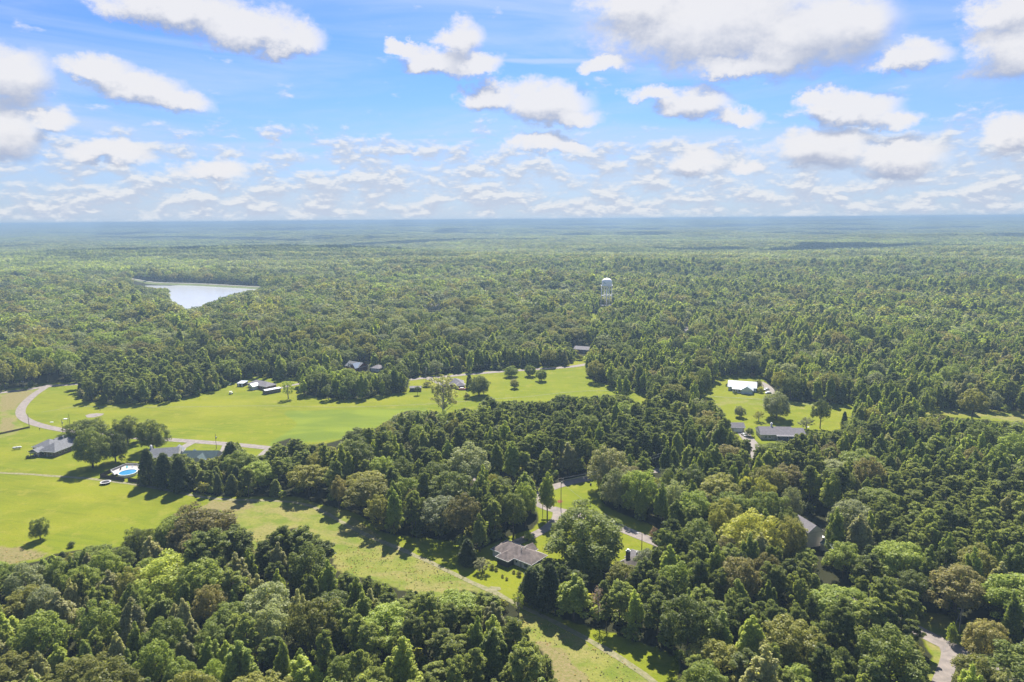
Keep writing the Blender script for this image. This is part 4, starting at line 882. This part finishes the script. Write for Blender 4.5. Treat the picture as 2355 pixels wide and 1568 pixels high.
# ------------------------------------------------------------------ vehicles and small things
def car(x, y, rz, label, m, grp='parked cars'):
    t = empty('parked_car', (x, y, 0), rz); tag(t, label, 'car', grp)
    prof = [(-2.2, .35), (-2.25, .8), (-1.5, .95), (-.9, 1.42), (.9, 1.45), (1.6, 1.0), (2.2, .9), (2.25, .35)]; n = len(prof)
    b = MB().add([(a_, -.88 if z_ < 1.1 else -.7, z_) for a_, z_ in prof]+[(a_, .88 if z_ < 1.1 else .7, z_) for a_, z_ in prof], [tuple(range(n-1, -1, -1)), tuple(range(n, 2*n))]+[(i, (i+1) % n, n+(i+1) % n, n+i) for i in range(n)]).build('body', m, t, bevel=.05)
    for s in (-1, 1): MB().add([(-1.25, s*.86, .98), (1.3, s*.86, .98), (.8, s*.74, 1.36), (-.8, s*.74, 1.36)], [(0, 1, 2, 3) if s < 0 else (3, 2, 1, 0)]).build('side_window', M_GLASS, t)
    MB().add([(-1.46, -.7, 1.0), (-1.46, .7, 1.0), (-.95, .62, 1.4), (-.95, -.62, 1.4)], [(3, 2, 1, 0)]).build('windscreen', M_GLASS, t)
    for a_ in (-1.4, 1.4):
        for s in (-1, 1):
            w = MB().cyl((a_, s*.72, .33), (a_, s*.92, .33), .33, .33, 12).build('wheel', M_BLACK, t); MB().cyl((a_, s*.9, .33), (a_, s*.94, .33), .18, .18, 10).build('rim', M_STEEL, w)
X, Y = P(1711, 1002); car(X, Y, 1.75, 'white car parked on the drive below the small garage', mat('car_white', (.75, .75, .76), .3, 0, 1, spec=.6))
X, Y = P(525, 885); car(X, Y, 2.6, 'silver car at the wood edge left of the white roofed shed', mat('car_silver', (.5, .55, .6), .3, 0, 1, spec=.6))
X, Y = P(1762, 897); car(X, Y, .4, 'farther white car right of the white roofed house', MATS['car_white']); X, Y = P(1766, 905); car(X, Y, .2, 'nearer white car right of the white roofed house, by the weeping tree', MATS['car_white'])
X, Y = P(531, 906); ct = empty('golf_cart', (X, Y, 0), .5); tag(ct, 'white golf cart standing on the lawn left of the brick house', 'golf cart')
MB().box(0, 0, .65, 2.5, 1.25, .45).box(.9, 0, .95, .6, 1.2, .25).build('body', M_WHITE, ct, bevel=.06); MB().box(-.1, 0, 1.98, 1.9, 1.4, .1).build('roof', M_WHITE, ct, bevel=.03); MB().box(-.4, 0, 1.0, .6, 1.15, .3).box(-.65, 0, 1.3, .15, 1.15, .5).build('seat', M_STEEL, ct)
for a_ in (-.9, .75):
    for s in (-1, 1): MB().cyl((a_, s*.62, 1), (a_, s*.62, 1.95), .03, .03, 5).build('roof_post', M_STEEL, ct); MB().cyl((a_, s*.55, .32), (a_, s*.78, .32), .36, .36, 12).build('wheel', M_BLACK, ct)
def small(name, cat, lb, px, parts, grp=None, rz=0, dz=0):
    X, Y = P(*px); t = empty(name, (X, Y, dz), rz); tag(t, lb, cat, grp)
    for nm, mb, m in parts: mb.build(nm, m, t)
small('mailbox', 'mailbox', 'squat brick mailbox at the road left of the broad dark tree', (158, 993), [('pillar', MB().box(0, 0, .75, .9, .9, 1.5), M_BRICKR), ('box', MB().box(0, -.3, 1.2, .3, .6, .3), M_BLACK)])
small('mailbox', 'mailbox', 'dark mailbox post below the road bend', (91.5, 990), [('post', MB().box(0, 0, .6, .14, .14, 1.2), M_POLE), ('box', MB().box(0, 0, 1.3, .3, .6, .3), M_BLACK)])
small('marker_post', 'post', 'short dark marker post with a long shadow in the big field', (230, 944), [('post', MB().box(0, 0, .9, .25, .25, 1.8), M_POLE), ('cap', MB().box(0, 0, 1.85, .34, .34, .1), M_STEEL)])
small('utility_box', 'utility box', 'black utility box on the middle lawn', (1358, 1116), [('cabinet', MB().box(0, 0, .45, .7, .5, .9), M_BLACK), ('lid', MB().box(0, 0, .94, .76, .56, .08), M_BLACK)])
small('concrete_slab', 'slab', 'white slab lying left of the gravel patch', (151, 963.5), [('slab', MB().box(0, 0, .15, 2.4, 1.4, .3), M_WHITE)])
small('concrete_slab', 'slab', 'smaller white slab lying nearer the road bend', (119, 971), [('slab', MB().box(0, 0, .12, 1.8, 1, .24), M_WHITE)])
small('parasol', 'parasol', 'teal parasol between the dormer house and its garage', (864, 852), [('canopy', MB().lathe([(0, 2.9), (2, 2.2)], 8), M_TEALC), ('shaft', MB().cyl((0, 0, 0), (0, 0, 2.8), .05, .05, 6), M_STEEL)])
small('parasol', 'parasol', 'red parasol beside the teal one', (869, 848), [('canopy', MB().lathe([(0, 2.9), (1.7, 2.3)], 8), M_RED), ('shaft', MB().cyl((0, 0, 0), (0, 0, 2.8), .05, .05, 6), M_STEEL)])
small('yard_deck', 'deck', 'small red-brown deck right of the brown hip roofed house', (1063, 896), [('deck_floor', MB().box(0, 0, .5, 5, 3.4, 1.0), mat('red_deck', (.26, .09, .06), .9, .2)), ('railing', MB().box(0, -1.7, 1.5, 5, .1, .1).box(-2.4, -1.7, 1.2, .1, .1, .7).box(2.4, -1.7, 1.2, .1, .1, .7).box(0, -1.7, 1.2, .1, .1, .7), M_WHITE), ('awning', MB().box(-.4, .2, 1.5, 2.6, 1.6, .2), M_WHITE)])
small('wheelbarrow', 'wheelbarrow', 'dark wheelbarrow parked right of the brown shed', (966, 901), [('tub', MB().box(0, 0, .6, 1.3, .8, .4), M_BLACK), ('wheel', MB().cyl((.8, -.08, .25), (.8, .08, .25), .25, .25, 10), M_STEEL), ('handle', MB().box(-.9, 0, .6, .8, .06, .06), M_POLE)])
small('satellite_dish', 'satellite dish', 'small white dish on the lawn right of the long grey-brown roof', (1857, 986), [('dish', MB().lathe([(0, .9), (.7, 1.2)], 12), M_WHITE), ('post', MB().cyl((0, 0, 0), (0, 0, .9), .06, .06, 6), M_STEEL)])
BUSH = [(1682,897,10,'mid','dark bush at the left corner of the white roofed house'), (1690,906,8,'dark','small round bush in front of the white porch'), (1740,896,28,'olive','wide bush touching the right wall of the white roofed house'), (1748,903,16,'yellow','yellowish bush below the wide bush'), (1671,888,8,'dark','dark bush behind the left bushes of the white roofed house'),
 (1702,866,16,'olive','olive bush above the ridge of the white roofed house'), (1730,868,14,'bare','reddish bush behind the white roofed house'), (1722,1003,24,'dark','dark bush between the car and the long roof'), (64,1054,8,'dark','round dark bush at the left corner of the grey hip roofed house'),
 (1073,1300,14,'mid','bush at the foot of the shaggy conifer'), (1131,1308,14,'olive','pale bush between the little silvery tree and the bungalow'), (1141,1312,10,'olive','low bush left of the bungalow porch'), (1155,1327,8,'olive','left of two thin bushes on the bungalow lawn'), (1165,1333,8,'olive','right of two thin bushes on the bungalow lawn'),
 (1181,1318,9,'brown','scrubby bush below the bungalow wall'), (1193,1324,14,'olive','scrubby bush at the lawn corner by the pines'), (1215,1243,26,'mid','leafy bush by the curved grey driveway'), (608,888,9,'olive','small pale tree before the white gabled sunroom'), (1505,1235,26,'bare','reddish bush beside the lane pole'), (1020,905,20,'dark','dark bush under the tall sparse tree'), (59,897,8,'mid','bush at the foot of the pale lamp pole')]
for (bx, by, w, c, lb) in BUSH:
    X, Y = P(bx, by); R = w/2/FV*math.hypot(math.hypot(X, Y), CAMH); plant('shrub', int(bx) % 2, c, X, Y, 0, R*1.75, R, bx, lb)
# ------------------------------------------------------------------ the woods
def colour_of(k, X, Y, bias, u):
    n = math.sin(X/47+1.1)*math.sin(Y/61+.3)+.5*math.sin(X/19+Y/23)
    u = min(.999, max(0, u+.20*n+.22*math.sin(X/151+2)*math.sin(Y/187+1)))
    if k == 'oak':
        if bias == 'mid': return 'mid' if u < .5 else 'dark' if u < .8 else 'olive'
        if bias == 'o': return 'dark' if u < .25 else 'olive' if u < .55 else 'grey' if u < .74 else 'brown' if u < .81 else 'mid'
        return 'dark' if u < .28 else 'olive' if u < .56 else 'brown' if u < .65 else 'grey' if u < .80 else 'mid'
    if k == 'tulip': return 'bright' if u < .5 else 'mid' if u < .92 else 'pale'
    if k == 'pine': return 'pinedark' if u < (.2 if bias == 'p' else .45) else 'pinemid'
    return 'cedar' if u < .7 else 'pinemid'
VR = [(d_, raster(p_), (min(q[0] for q in p_), max(q[0] for q in p_), min(q[1] for q in p_), max(q[1] for q in p_))) for d_, p_ in VIEWS]
def silhouette_hits(X, Y, z, H, R, k):
    w = dict(oak=(.55, .95, .9), tulip=(.45, .85, .8), pine=(.5, .9, .7), cedar=(.25, .65, .95))[k]
    pts = [(0, .98), (0, .7), (0, .4), (0, .15), (-w[0]*.8, .88), (w[0]*.8, .88), (-w[1], .62), (w[1], .62), (-w[2], .38), (w[2], .38)]
    xs = np.array([X+a*R for a, b in pts]); zs = np.array([z+b*H for a, b in pts])
    px, py = Q(xs, np.full(len(pts), Y), zs); n = int(seen(px, py).sum())
    for dist, M, bb in VR:
        if n == 0 and Y < dist and px.max() > bb[0] and px.min() < bb[1] and py.min() < bb[3] and py.max() > bb[2]:
            lx = np.concatenate([px, np.linspace(px.min(), px.max(), 7), np.full(7, px[0])]); ly = np.concatenate([py, np.full(7, py.min()*.5+py.max()*.5), np.linspace(py.min(), py.max(), 7)]); n += int(seen(lx, ly, M).sum())
    return n
cell = {}
def near_ok(X, Y, r):
    ci, cj = int(X//9), int(Y//9)
    for a in (-1, 0, 1):
        for b in (-1, 0, 1):
            for (x2, y2, r2) in cell.get((ci+a, cj+b), ()):
                if (X-x2)**2+(Y-y2)**2 < (.76*(r+r2))**2: return False
    return True
for (X, Y, r) in taken: cell.setdefault((int(X//9), int(Y//9)), []).append((X, Y, min(r, 5.5)))
big = [t for t in taken if t[2] > 5.5]
NEARMAX = 1500.
cand = []
for (y0, y1, st) in ((125, 420, 3.6), (420, 760, 4.3), (760, NEARMAX, 6.4)):
    ys = np.arange(y0, y1, st)
    for yy in ys:
        hw = yy*.80+45; xs = np.arange(-hw, hw, st); n = len(xs)
        cand.append(np.column_stack([xs+st*(rng.random(n)-.5)*.95, yy+st*(rng.random(n)-.5)*.95]))
cand = np.concatenate(cand); cand = cand[np.hypot(cand[:, 0], cand[:, 1]) < NEARMAX*1.15]
ok = np.ones(len(cand), bool)
for pts, w in LINES:
    for p_ in pts[::2]:
        ok &= (cand[:, 0]-p_[0])**2+(cand[:, 1]-p_[1])**2 > (w+1.8)**2
for hx, hy, hr in HOUSES: ok &= (cand[:, 0]-hx)**2+(cand[:, 1]-hy)**2 > hr**2
for hx, hy, hr in big: ok &= (cand[:, 0]-hx)**2+(cand[:, 1]-hy)**2 > (hr*.93)**2
gpx, gpy = Q(cand[:, 0], cand[:, 1], np.zeros(len(cand)))
ok &= ~seen(gpx, gpy)
cand = cand[ok]
# a first pass with wide crowns so that they find room, a second that fills the gaps with narrow ones
cpx, cpy = Q(cand[:, 0], cand[:, 1], zt(cand[:, 0], cand[:, 1])+12)
W = np.full(len(cand), -1)
for wi, M in enumerate(WR): W = np.where((W < 0) & seen(cpx, cpy, M), wi, W)
order = rng.permutation(len(cand)); U = rng.random((len(cand), 6)); TR = []; rest = []
for n_pass in (0, 1):
    for ci in (order if n_pass == 0 else rest):
        X, Y = map(float, cand[ci]); u = U[ci]; w = W[ci]
        pr, bias, hf = (WOODS[w][1:] if w >= 0 else ((.55, .22, .20, .03), None, .95))
        if Y > 620 and math.sin(X/47+3)*math.sin(Y/66+X/120)+.25*u[5] > 1.08: continue      # small glades
        if n_pass == 0:
            k = KINDS[int(np.searchsorted(np.cumsum(pr), u[0]*.999))]
            s = (.66+.62*u[1])*(1.0 if Y < 560 else 1.14 if Y < 760 else 1.3)
        else:
            k = 'pine' if pr[2] > .3 and u[0] < .8 else 'tulip' if pr[1] > .2 and u[0] < .6 else 'oak'; s = ((.42 if k == 'oak' else .62)+.25*u[1])*(1 if Y < 600 else 1.2)
        R = RAD[k]*s*(1.15 if k == 'oak' and hf > .95 else 1); H = HT[k]*hf*(.80+.42*u[2])*(s**.4)*(1 if Y < 500 else 1+.2*math.sin(X/73+1)*math.sin(Y/59)+.08*math.sin(X/31+Y/37))
        if not near_ok(X, Y, R):
            if n_pass == 0: rest.append(ci)
            continue
        z = float(zt(X, Y)); done = False
        for f in (1., .86, .72, .58, .45):
            if H*f < 3.5: break
            Rf = R*(f**.6)
            if silhouette_hits(X, Y, z, H*f, Rf, k) == 0: done = True; break
        if not done: continue
        cell.setdefault((int(X//9), int(Y//9)), []).append((X, Y, Rf))
        TR.append((X, Y, z, H*f, Rf, k, colour_of(k, X, Y, bias, u[3]), int(u[4]*97), u[5]*6.283, w))
print('trees placed', len(TR))
# which of them are individuals: the 300 of each kind that show largest
def framed(t):
    x, y = Q(t[0], t[1], t[2]+t[3]*.75); return 4 < x < 2350 and 480 < y < 1563
own = set()
for k in KINDS:
    n_sp = sum(1 for s in TREES if s[4] == k or (k == 'oak' and s[4] == 'sparse'))
    c = sorted((j for j, t in enumerate(TR) if t[5] == k and framed(t)), key=lambda j: -(TR[j][4]*TR[j][3])/(TR[j][0]**2+TR[j][1]**2+1e4))
    own.update(c[:298-n_sp])
MARKS = [(113,1030,'the grey brick house'),(295,1085,'the round pool'),(470,1045,'the dark green roof'),(240,1112,'the trampoline'),(350,880,'the evergreen block'),(600,885,'the long brick house'),
 (75,930,'the road bend'),(830,840,'the dormer house'),(950,895,'the brown shed'),(1019,900,'the sparse tree'),(1045,882,'the brown hip roof'),(1210,860,'the four lawn trees'),(1338,803,'the barn'),
 (1394,670,'the water tower'),(1450,640,'the tower side wood'),(1703,888,'the white metal roof'),(1790,992,'the long roof'),(1697,978,'the small garage'),(1785,930,'the weeping tree'),(1190,1275,'the bungalow'),
 (1346,1230,'the enormous oak'),(1435,1290,'the cottage'),(1476,1240,'the lane pole'),(1288,1135,'the fork pole'),(1403,1080,'the pale big crown'),(1752,1130,'the lime-green tree'),(1723,1235,'the yellow-green dome'),
 (1870,1240,'the beige house'),(2207,1420,'the twin-armed pole'),(2165,1520,'the lower road'),(470,1220,'the brownish oak'),(390,1320,'the bright crown'),(93,1215,'the lone lawn tree'),(690,1265,'the pine clump'),
 (430,680,'the pond'),(1000,712,'the far pink roof'),(1372,1390,'the leafless tree'),(1310,1370,'the bright cone'),(1230,1440,'the trail bend'),(900,1290,'the open meadow'),(2260,960,'the far right meadow'),(640,1150,'the cedar row'),(935,1063,'the middle wood'),(1580,757,'the far road')]
def where(t):
    x, y = Q(t[0], t[1], t[2]+t[3]*.75); x = float(x); y = float(y)
    best = min(MARKS, key=lambda m: math.hypot(x-m[0], (y-m[1])*1.3)); dx, dy = x-best[0], y-best[1]; d = math.hypot(dx, dy)
    if d < 230:
        side = ('right of' if dx > 0 else 'left of') if abs(dx) > 1.6*abs(dy) else ('below' if dy > 0 else 'above') if abs(dy) > 1.6*abs(dx) else ('below right of' if dy > 0 else 'above right of') if dx > 0 else ('below left of' if dy > 0 else 'above left of')
        return ('close ' if d < 60 else '' if d < 130 else 'well ')+side+' '+best[2], x
    cx = ['far left', 'left', 'left of centre', 'right of centre', 'right', 'far right'][min(5, max(0, int(x/392.4)))]
    ry = 'at the bottom edge' if y > 1500 else 'near the bottom edge' if y > 1420 else 'in the bottom wood' if y > 1330 else 'in the lower wood' if y > 1220 else 'in the middle wood' if y > 1000 else 'in the upper wood'
    return ry+', '+cx, x
SHAPE = dict(oak='round broadleaf', tulip='pointed broadleaf', pine='pine', cedar='conical cedar')
lab = {}
for j in own:
    t = TR[j]; wh, x = where(t); size = 'tall' if t[3] > HT[t[5]]*1.02 else 'small' if t[3] < HT[t[5]]*.72 else ''
    lab.setdefault((f"{size} {CW[t[6]]} {SHAPE[t[5]]} {wh}".strip(), ), []).append((x, j))
LAB = {}
for (b,), L in lab.items():
    L.sort()
    if len(L) == 2: names = [b+', left of two', b+', right of two']
    elif len(L) == 3: names = [b+', leftmost of three', b+', middle of three', b+', rightmost of three']
    elif len(L) == 1: names = [b]
    else:
        n = len(L); names = [b+', left end of row']+[b+', mid row']*(n-2)+[b+', right end of row']
    for (x, j), nm in zip(L, names): LAB[j] = nm
GRP = dict(oak='rounded broadleaf trees of the woods', tulip='pointed broadleaf trees of the woods', pine='pines of the woods', cedar='cedars of the woods')
for j in sorted(own):
    X, Y, z, H, R, k, c, fi, rz, w = TR[j]
    plant(k, fi % NFORM[k], c, X, Y, z, H, R, rz, LAB[j], GRP[k])

# everything further off is one mass: a point set that carries trees by geometry nodes
PROTO = bpy.data.collections.new('tree_forms'); PIDX = {}
def proto(kind, i, colr, lod):
    k = (kind, i, colr, lod)
    if k not in PIDX:
        V, Fq, tr, H, R = form(kind, i, lod)
        tv = np.array(tr.v); ntr = len(tv); tf = [f for f in tr.f if len(f) == 4]
        if lod == 2: tf = tf[:8]
        VV = np.concatenate([V, tv]); FF = np.concatenate([Fq, np.array(tf)+len(V)])
        mi = np.concatenate([np.zeros(len(Fq)), np.ones(len(tf))])
        me = mesh_np('tree_form', VV, FF, [LM[colr], BARK], mi)
        o = bpy.data.objects.new('tree_form_%03d' % len(PIDX), me); PROTO.objects.link(o); PIDX[k] = len(PIDX)
    return PIDX[k]
def tile(seed, mixp, cell_=82.):
    g = np.random.default_rng(seed); Vs = []; Fs = []; Mi = []; off = 0; cols = list(mixp.keys()); pr = np.array(list(mixp.values())); pr = pr/pr.sum()
    st = 11.5; n = int(cell_/st)
    for a in range(n+1):
        for b in range(n+1):
            x = -cell_/2+(a+.5*(b % 2))*st+g.normal()*2.2; y = -cell_/2+b*st+g.normal()*1.6; ci = int(g.choice(len(cols), p=pr)); pointy = cols[ci] in ('bright', 'pinedark', 'pinemid')
            H = 14.5+6.5*g.random(); R = (4.6 if pointy else 6.2)+2.2*g.random(); m = 90
            d = g.normal(size=(m, 3)); d[:, 2] = np.abs(d[:, 2])*.9-.25; d /= np.linalg.norm(d, axis=1, keepdims=True)
            h = 7. if pointy else 5.2
            rad = (.85+.2*g.random((m, 1)))
            p = d*rad*np.array([R, R, h])+np.array([x, y, H-h]); q = d*.9+g.normal(size=(m, 3))*.32; q[:, 2] += .42; q /= np.linalg.norm(q, axis=1, keepdims=True)
            V, Fq = leaves(p, q, 1.25, g, 1.1); Vs.append(V); Fs.append(Fq+off); off += len(V); Mi.append(np.full(m, ci))
    return mesh_np('canopy_form', np.concatenate(Vs), np.concatenate(Fs), [LM[c] for c in cols], np.concatenate(Mi))
PTS = []          # x y z idx rot sx sz
for j, t in enumerate(TR):
    if j in own: continue
    X, Y, z, H, R, k, c, fi, rz, w = t; D = math.hypot(X, Y); lod = 0 if D < 330 else 1 if D < 800 else 2
    i = fi % NFORM[k]; idx = proto(k, i, c, lod); _, _, _, H0, R0 = FORMS[(k, i, lod)]
    PTS.append((X, Y, z, idx, rz, R/R0, H/H0))
# undergrowth that closes the feet of the wood edges
nb = 0
for t in TR:
    X, Y, z, H, R, k, c, fi, rz, w = t
    if math.hypot(X, Y) > 620: continue
    for a in range(2):
        x = X+rng.normal()*3; y = Y+rng.normal()*3; s = 1.3+1.3*rng.random()
        px, py = Q(np.array([x, x-1.3*s, x+1.3*s, x]), np.array([y]*4), np.array([.2, 1.5*s, 1.5*s, 2.3*s]))
        if seen(px, py).any() or any(((x-p_[0])**2+(y-p_[1])**2).min() < 9 if False else False for p_ in ()): continue
        idx = proto('shrub', a, ['dark', 'mid', 'olive'][int(rng.integers(3))], 1); PTS.append((x, y, z, idx, rng.random()*6.28, s, s)); nb += 1
print('shrubs', nb)
tiles = []
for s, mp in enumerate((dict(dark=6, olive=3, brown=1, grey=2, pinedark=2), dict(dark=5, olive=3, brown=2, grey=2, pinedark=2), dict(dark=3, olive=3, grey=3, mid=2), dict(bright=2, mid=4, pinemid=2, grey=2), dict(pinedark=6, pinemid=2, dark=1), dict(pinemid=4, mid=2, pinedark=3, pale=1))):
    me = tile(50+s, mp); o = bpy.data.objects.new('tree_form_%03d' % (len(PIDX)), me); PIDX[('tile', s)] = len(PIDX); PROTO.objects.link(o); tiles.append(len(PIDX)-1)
CL = 80.
for yy in np.arange(0, 15600, CL):
    for xx in np.arange(-(yy*.84+300)//CL*CL, yy*.84+300, CL):
        r = math.hypot(xx, yy)
        if r < NEARMAX+30 and not (yy > NEARMAX-20): continue
        if yy < NEARMAX-20 and r < NEARMAX*1.15: continue
        if r < NEARMAX: continue
        n = math.sin(xx/700+1)*math.sin(yy/640+2)+.6*math.sin(xx/260+yy/310)+.5*math.sin(xx/1300-yy/900+3)+.25*rng.normal()
        if (-1500 < xx < -150 and 1950 < yy < 2330) or (250 < xx < 2600 and 2050 < yy < 2350): s = 4  # left ridge: dark pine tiles stand in for a cloud shadow; right: pine stand
        else: s = 4 if n > 1.35 else 3 if n > .75 else 2 if n > .1 else 0 if n > -.5 else 1 if n > -1.1 else 5
        # lie along the slope
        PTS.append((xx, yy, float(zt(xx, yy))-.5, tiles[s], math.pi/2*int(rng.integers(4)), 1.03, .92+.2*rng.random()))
PT = np.array(PTS); print('instances', len(PT), 'forms', len(PIDX))
def cloud_of(name, label, PT):
    me = bpy.data.meshes.new(name); me.vertices.add(len(PT)); me.vertices.foreach_set('co', PT[:, :3].astype(np.float32).ravel())
    at = me.attributes.new('form', 'INT', 'POINT'); at.data.foreach_set('value', PT[:, 3].astype(np.int32))
    at = me.attributes.new('turn', 'FLOAT_VECTOR', 'POINT'); v_ = np.zeros((len(PT), 3), np.float32); v_[:, 2] = PT[:, 4]; at.data.foreach_set('vector', v_.ravel())
    at = me.attributes.new('grow', 'FLOAT_VECTOR', 'POINT'); v_ = np.stack([PT[:, 5], PT[:, 5], PT[:, 6]], 1).astype(np.float32); at.data.foreach_set('vector', v_.ravel())
    fo = bpy.data.objects.new(name, me); COL.objects.link(fo); tag(fo, label, kind='stuff')
    gt = bpy.data.node_groups.new(name+'_nodes', 'GeometryNodeTree')
    gt.interface.new_socket('Geometry', in_out='INPUT', socket_type='NodeSocketGeometry'); gt.interface.new_socket('Geometry', in_out='OUTPUT', socket_type='NodeSocketGeometry')
    gi = gt.nodes.new('NodeGroupInput'); gout = gt.nodes.new('NodeGroupOutput'); iop = gt.nodes.new('GeometryNodeInstanceOnPoints'); ci_ = gt.nodes.new('GeometryNodeCollectionInfo')
    ci_.inputs['Collection'].default_value = PROTO; ci_.inputs['Separate Children'].default_value = True; ci_.inputs['Reset Children'].default_value = True
    def attr(nm, dt):
        a = gt.nodes.new('GeometryNodeInputNamedAttribute'); a.data_type = dt; a.inputs['Name'].default_value = nm; return a.outputs[0]
    iop.inputs['Pick Instance'].default_value = True
    L = gt.links.new
    L(gi.outputs[0], iop.inputs['Points']); L(ci_.outputs[0], iop.inputs['Instance']); L(attr('form', 'INT'), iop.inputs['Instance Index'])
    er = gt.nodes.new('FunctionNodeEulerToRotation'); L(attr('turn', 'FLOAT_VECTOR'), er.inputs[0]); L(er.outputs[0], iop.inputs['Rotation'])
    L(attr('grow', 'FLOAT_VECTOR'), iop.inputs['Scale']); L(iop.outputs[0], gout.inputs[0])
    md = fo.modifiers.new(name, 'NODES'); md.node_group = gt
M_SHADE_CLOUD = mat('shade_cloud_white', (.85, .85, .86), 1, 0, 1)

# weeds and tall grass tufts in the rough meadow
wp = []; g2 = np.random.default_rng(5); wi = [proto('shrub', a, c, 2) for a in (0, 1) for c in ('straw', 'olive', 'pale')]
MEADR = np.zeros((MH, MW), bool)
for p_ in MEADOW[:2]+TAN: MEADR |= raster(p_)
TRK = LINES[4][0]
while len(wp) < 1500:
    n = 4000; x = g2.uniform(-300, 120, n); y = g2.uniform(140, 250, n); qx_, qy_ = Q(x, y, np.zeros(n)); ok = seen(qx_, qy_) & seen(qx_, qy_, MEADR) & (np.sin(x/9+y/13)*np.sin(y/7-x/17)+.4*g2.normal(size=n) > -.1*1)
    for a, b in zip(x[ok], y[ok]):
        if ((TRK[:, 0]-a)**2+(TRK[:, 1]-b)**2).min() < 7: continue
        s = .04+.10*g2.random()**2; wp.append((a, b, 0, wi[int(g2.integers(len(wi)))], g2.random()*6.28, s*1.5, s))
        if len(wp) >= 1500: break
WPT = np.array(wp)
def shade_cloud_mesh(seed, w, d, h):
    g = np.random.default_rng(seed); mb = MB()
    for i in range(34):
        x, y = g.normal()*w*.22, g.normal()*d*.22; r = (.10+.12*g.random())*min(w, d)*(1.25-abs(x)/w)
        mb.lathe([(0, -r*.25), (r*.8, -r*.2), (r, r*.1), (r*.8, r*.55), (r*.4, r*.82), (0, r*.9)], 12, x, y)
    return mb
for i, (cx, cy_, w, d, hh) in enumerate(((-950, 2160, 1500, 330, 1500), (1350, 2260, 2100, 380, 1500), (-300, 3300, 1700, 420, 1800), (1500, 4300, 2600, 600, 2200), (-2200, 4700, 2200, 600, 2300), (600, 6300, 3600, 800, 3000), (-2600, 7600, 3000, 900, 3600), (3200, 7400, 3000, 900, 3600), (-1200, 4000, 1500, 350, 2000), (2600, 3100, 1700, 380, 1700), (-3600, 6200, 2600, 700, 3000), (-700, 5300, 2400, 500, 2600), (2900, 5500, 2400, 600, 2700), (500, 9000, 5000, 1200, 4300), (-5000, 9800, 4200, 1200, 4700), (5600, 9900, 4600, 1300, 4700), (-1500, 11800, 6000, 1500, 5600), (-2300, 2900, 1300, 300, 1600))):  # unseen clouds added to throw shadow bands over the far woods
    c = shade_cloud_mesh(i, w, d, 90).build('shade_cloud', M_SHADE_CLOUD, None, (cx, cy_+hh*.869, hh), smooth=True); tag(c, 'cumulus added out of view to cast shade on the woods', kind='structure')

cloud_of('forest', 'endless mixed woodland canopy reaching from the far trees to the horizon', PT)
cloud_of('weeds', 'tufts of weeds and tall grass over the rough meadow', WPT)

# ------------------------------------------------------------------ the air
hb = MB().box(0, 7500, 39, 38000, 20400, 172)
hm = bpy.data.materials.new('haze_air'); hm.use_nodes = True; hm.node_tree.nodes.clear(); N = NT(hm.node_tree)
pv = N.add('ShaderNodeVolumePrincipled'); pv.inputs['Color'].default_value = (.30, .43, .57, 1); pv.inputs['Density'].default_value = HAZE; pv.inputs['Anisotropy'].default_value = .1
N.add('ShaderNodeOutputMaterial', i_Volume=pv.outputs[0]); hm.cycles.homogeneous_volume = True
ho = hb.build('haze', hm); tag(ho, 'thin summer haze over the whole woodland', kind='stuff')
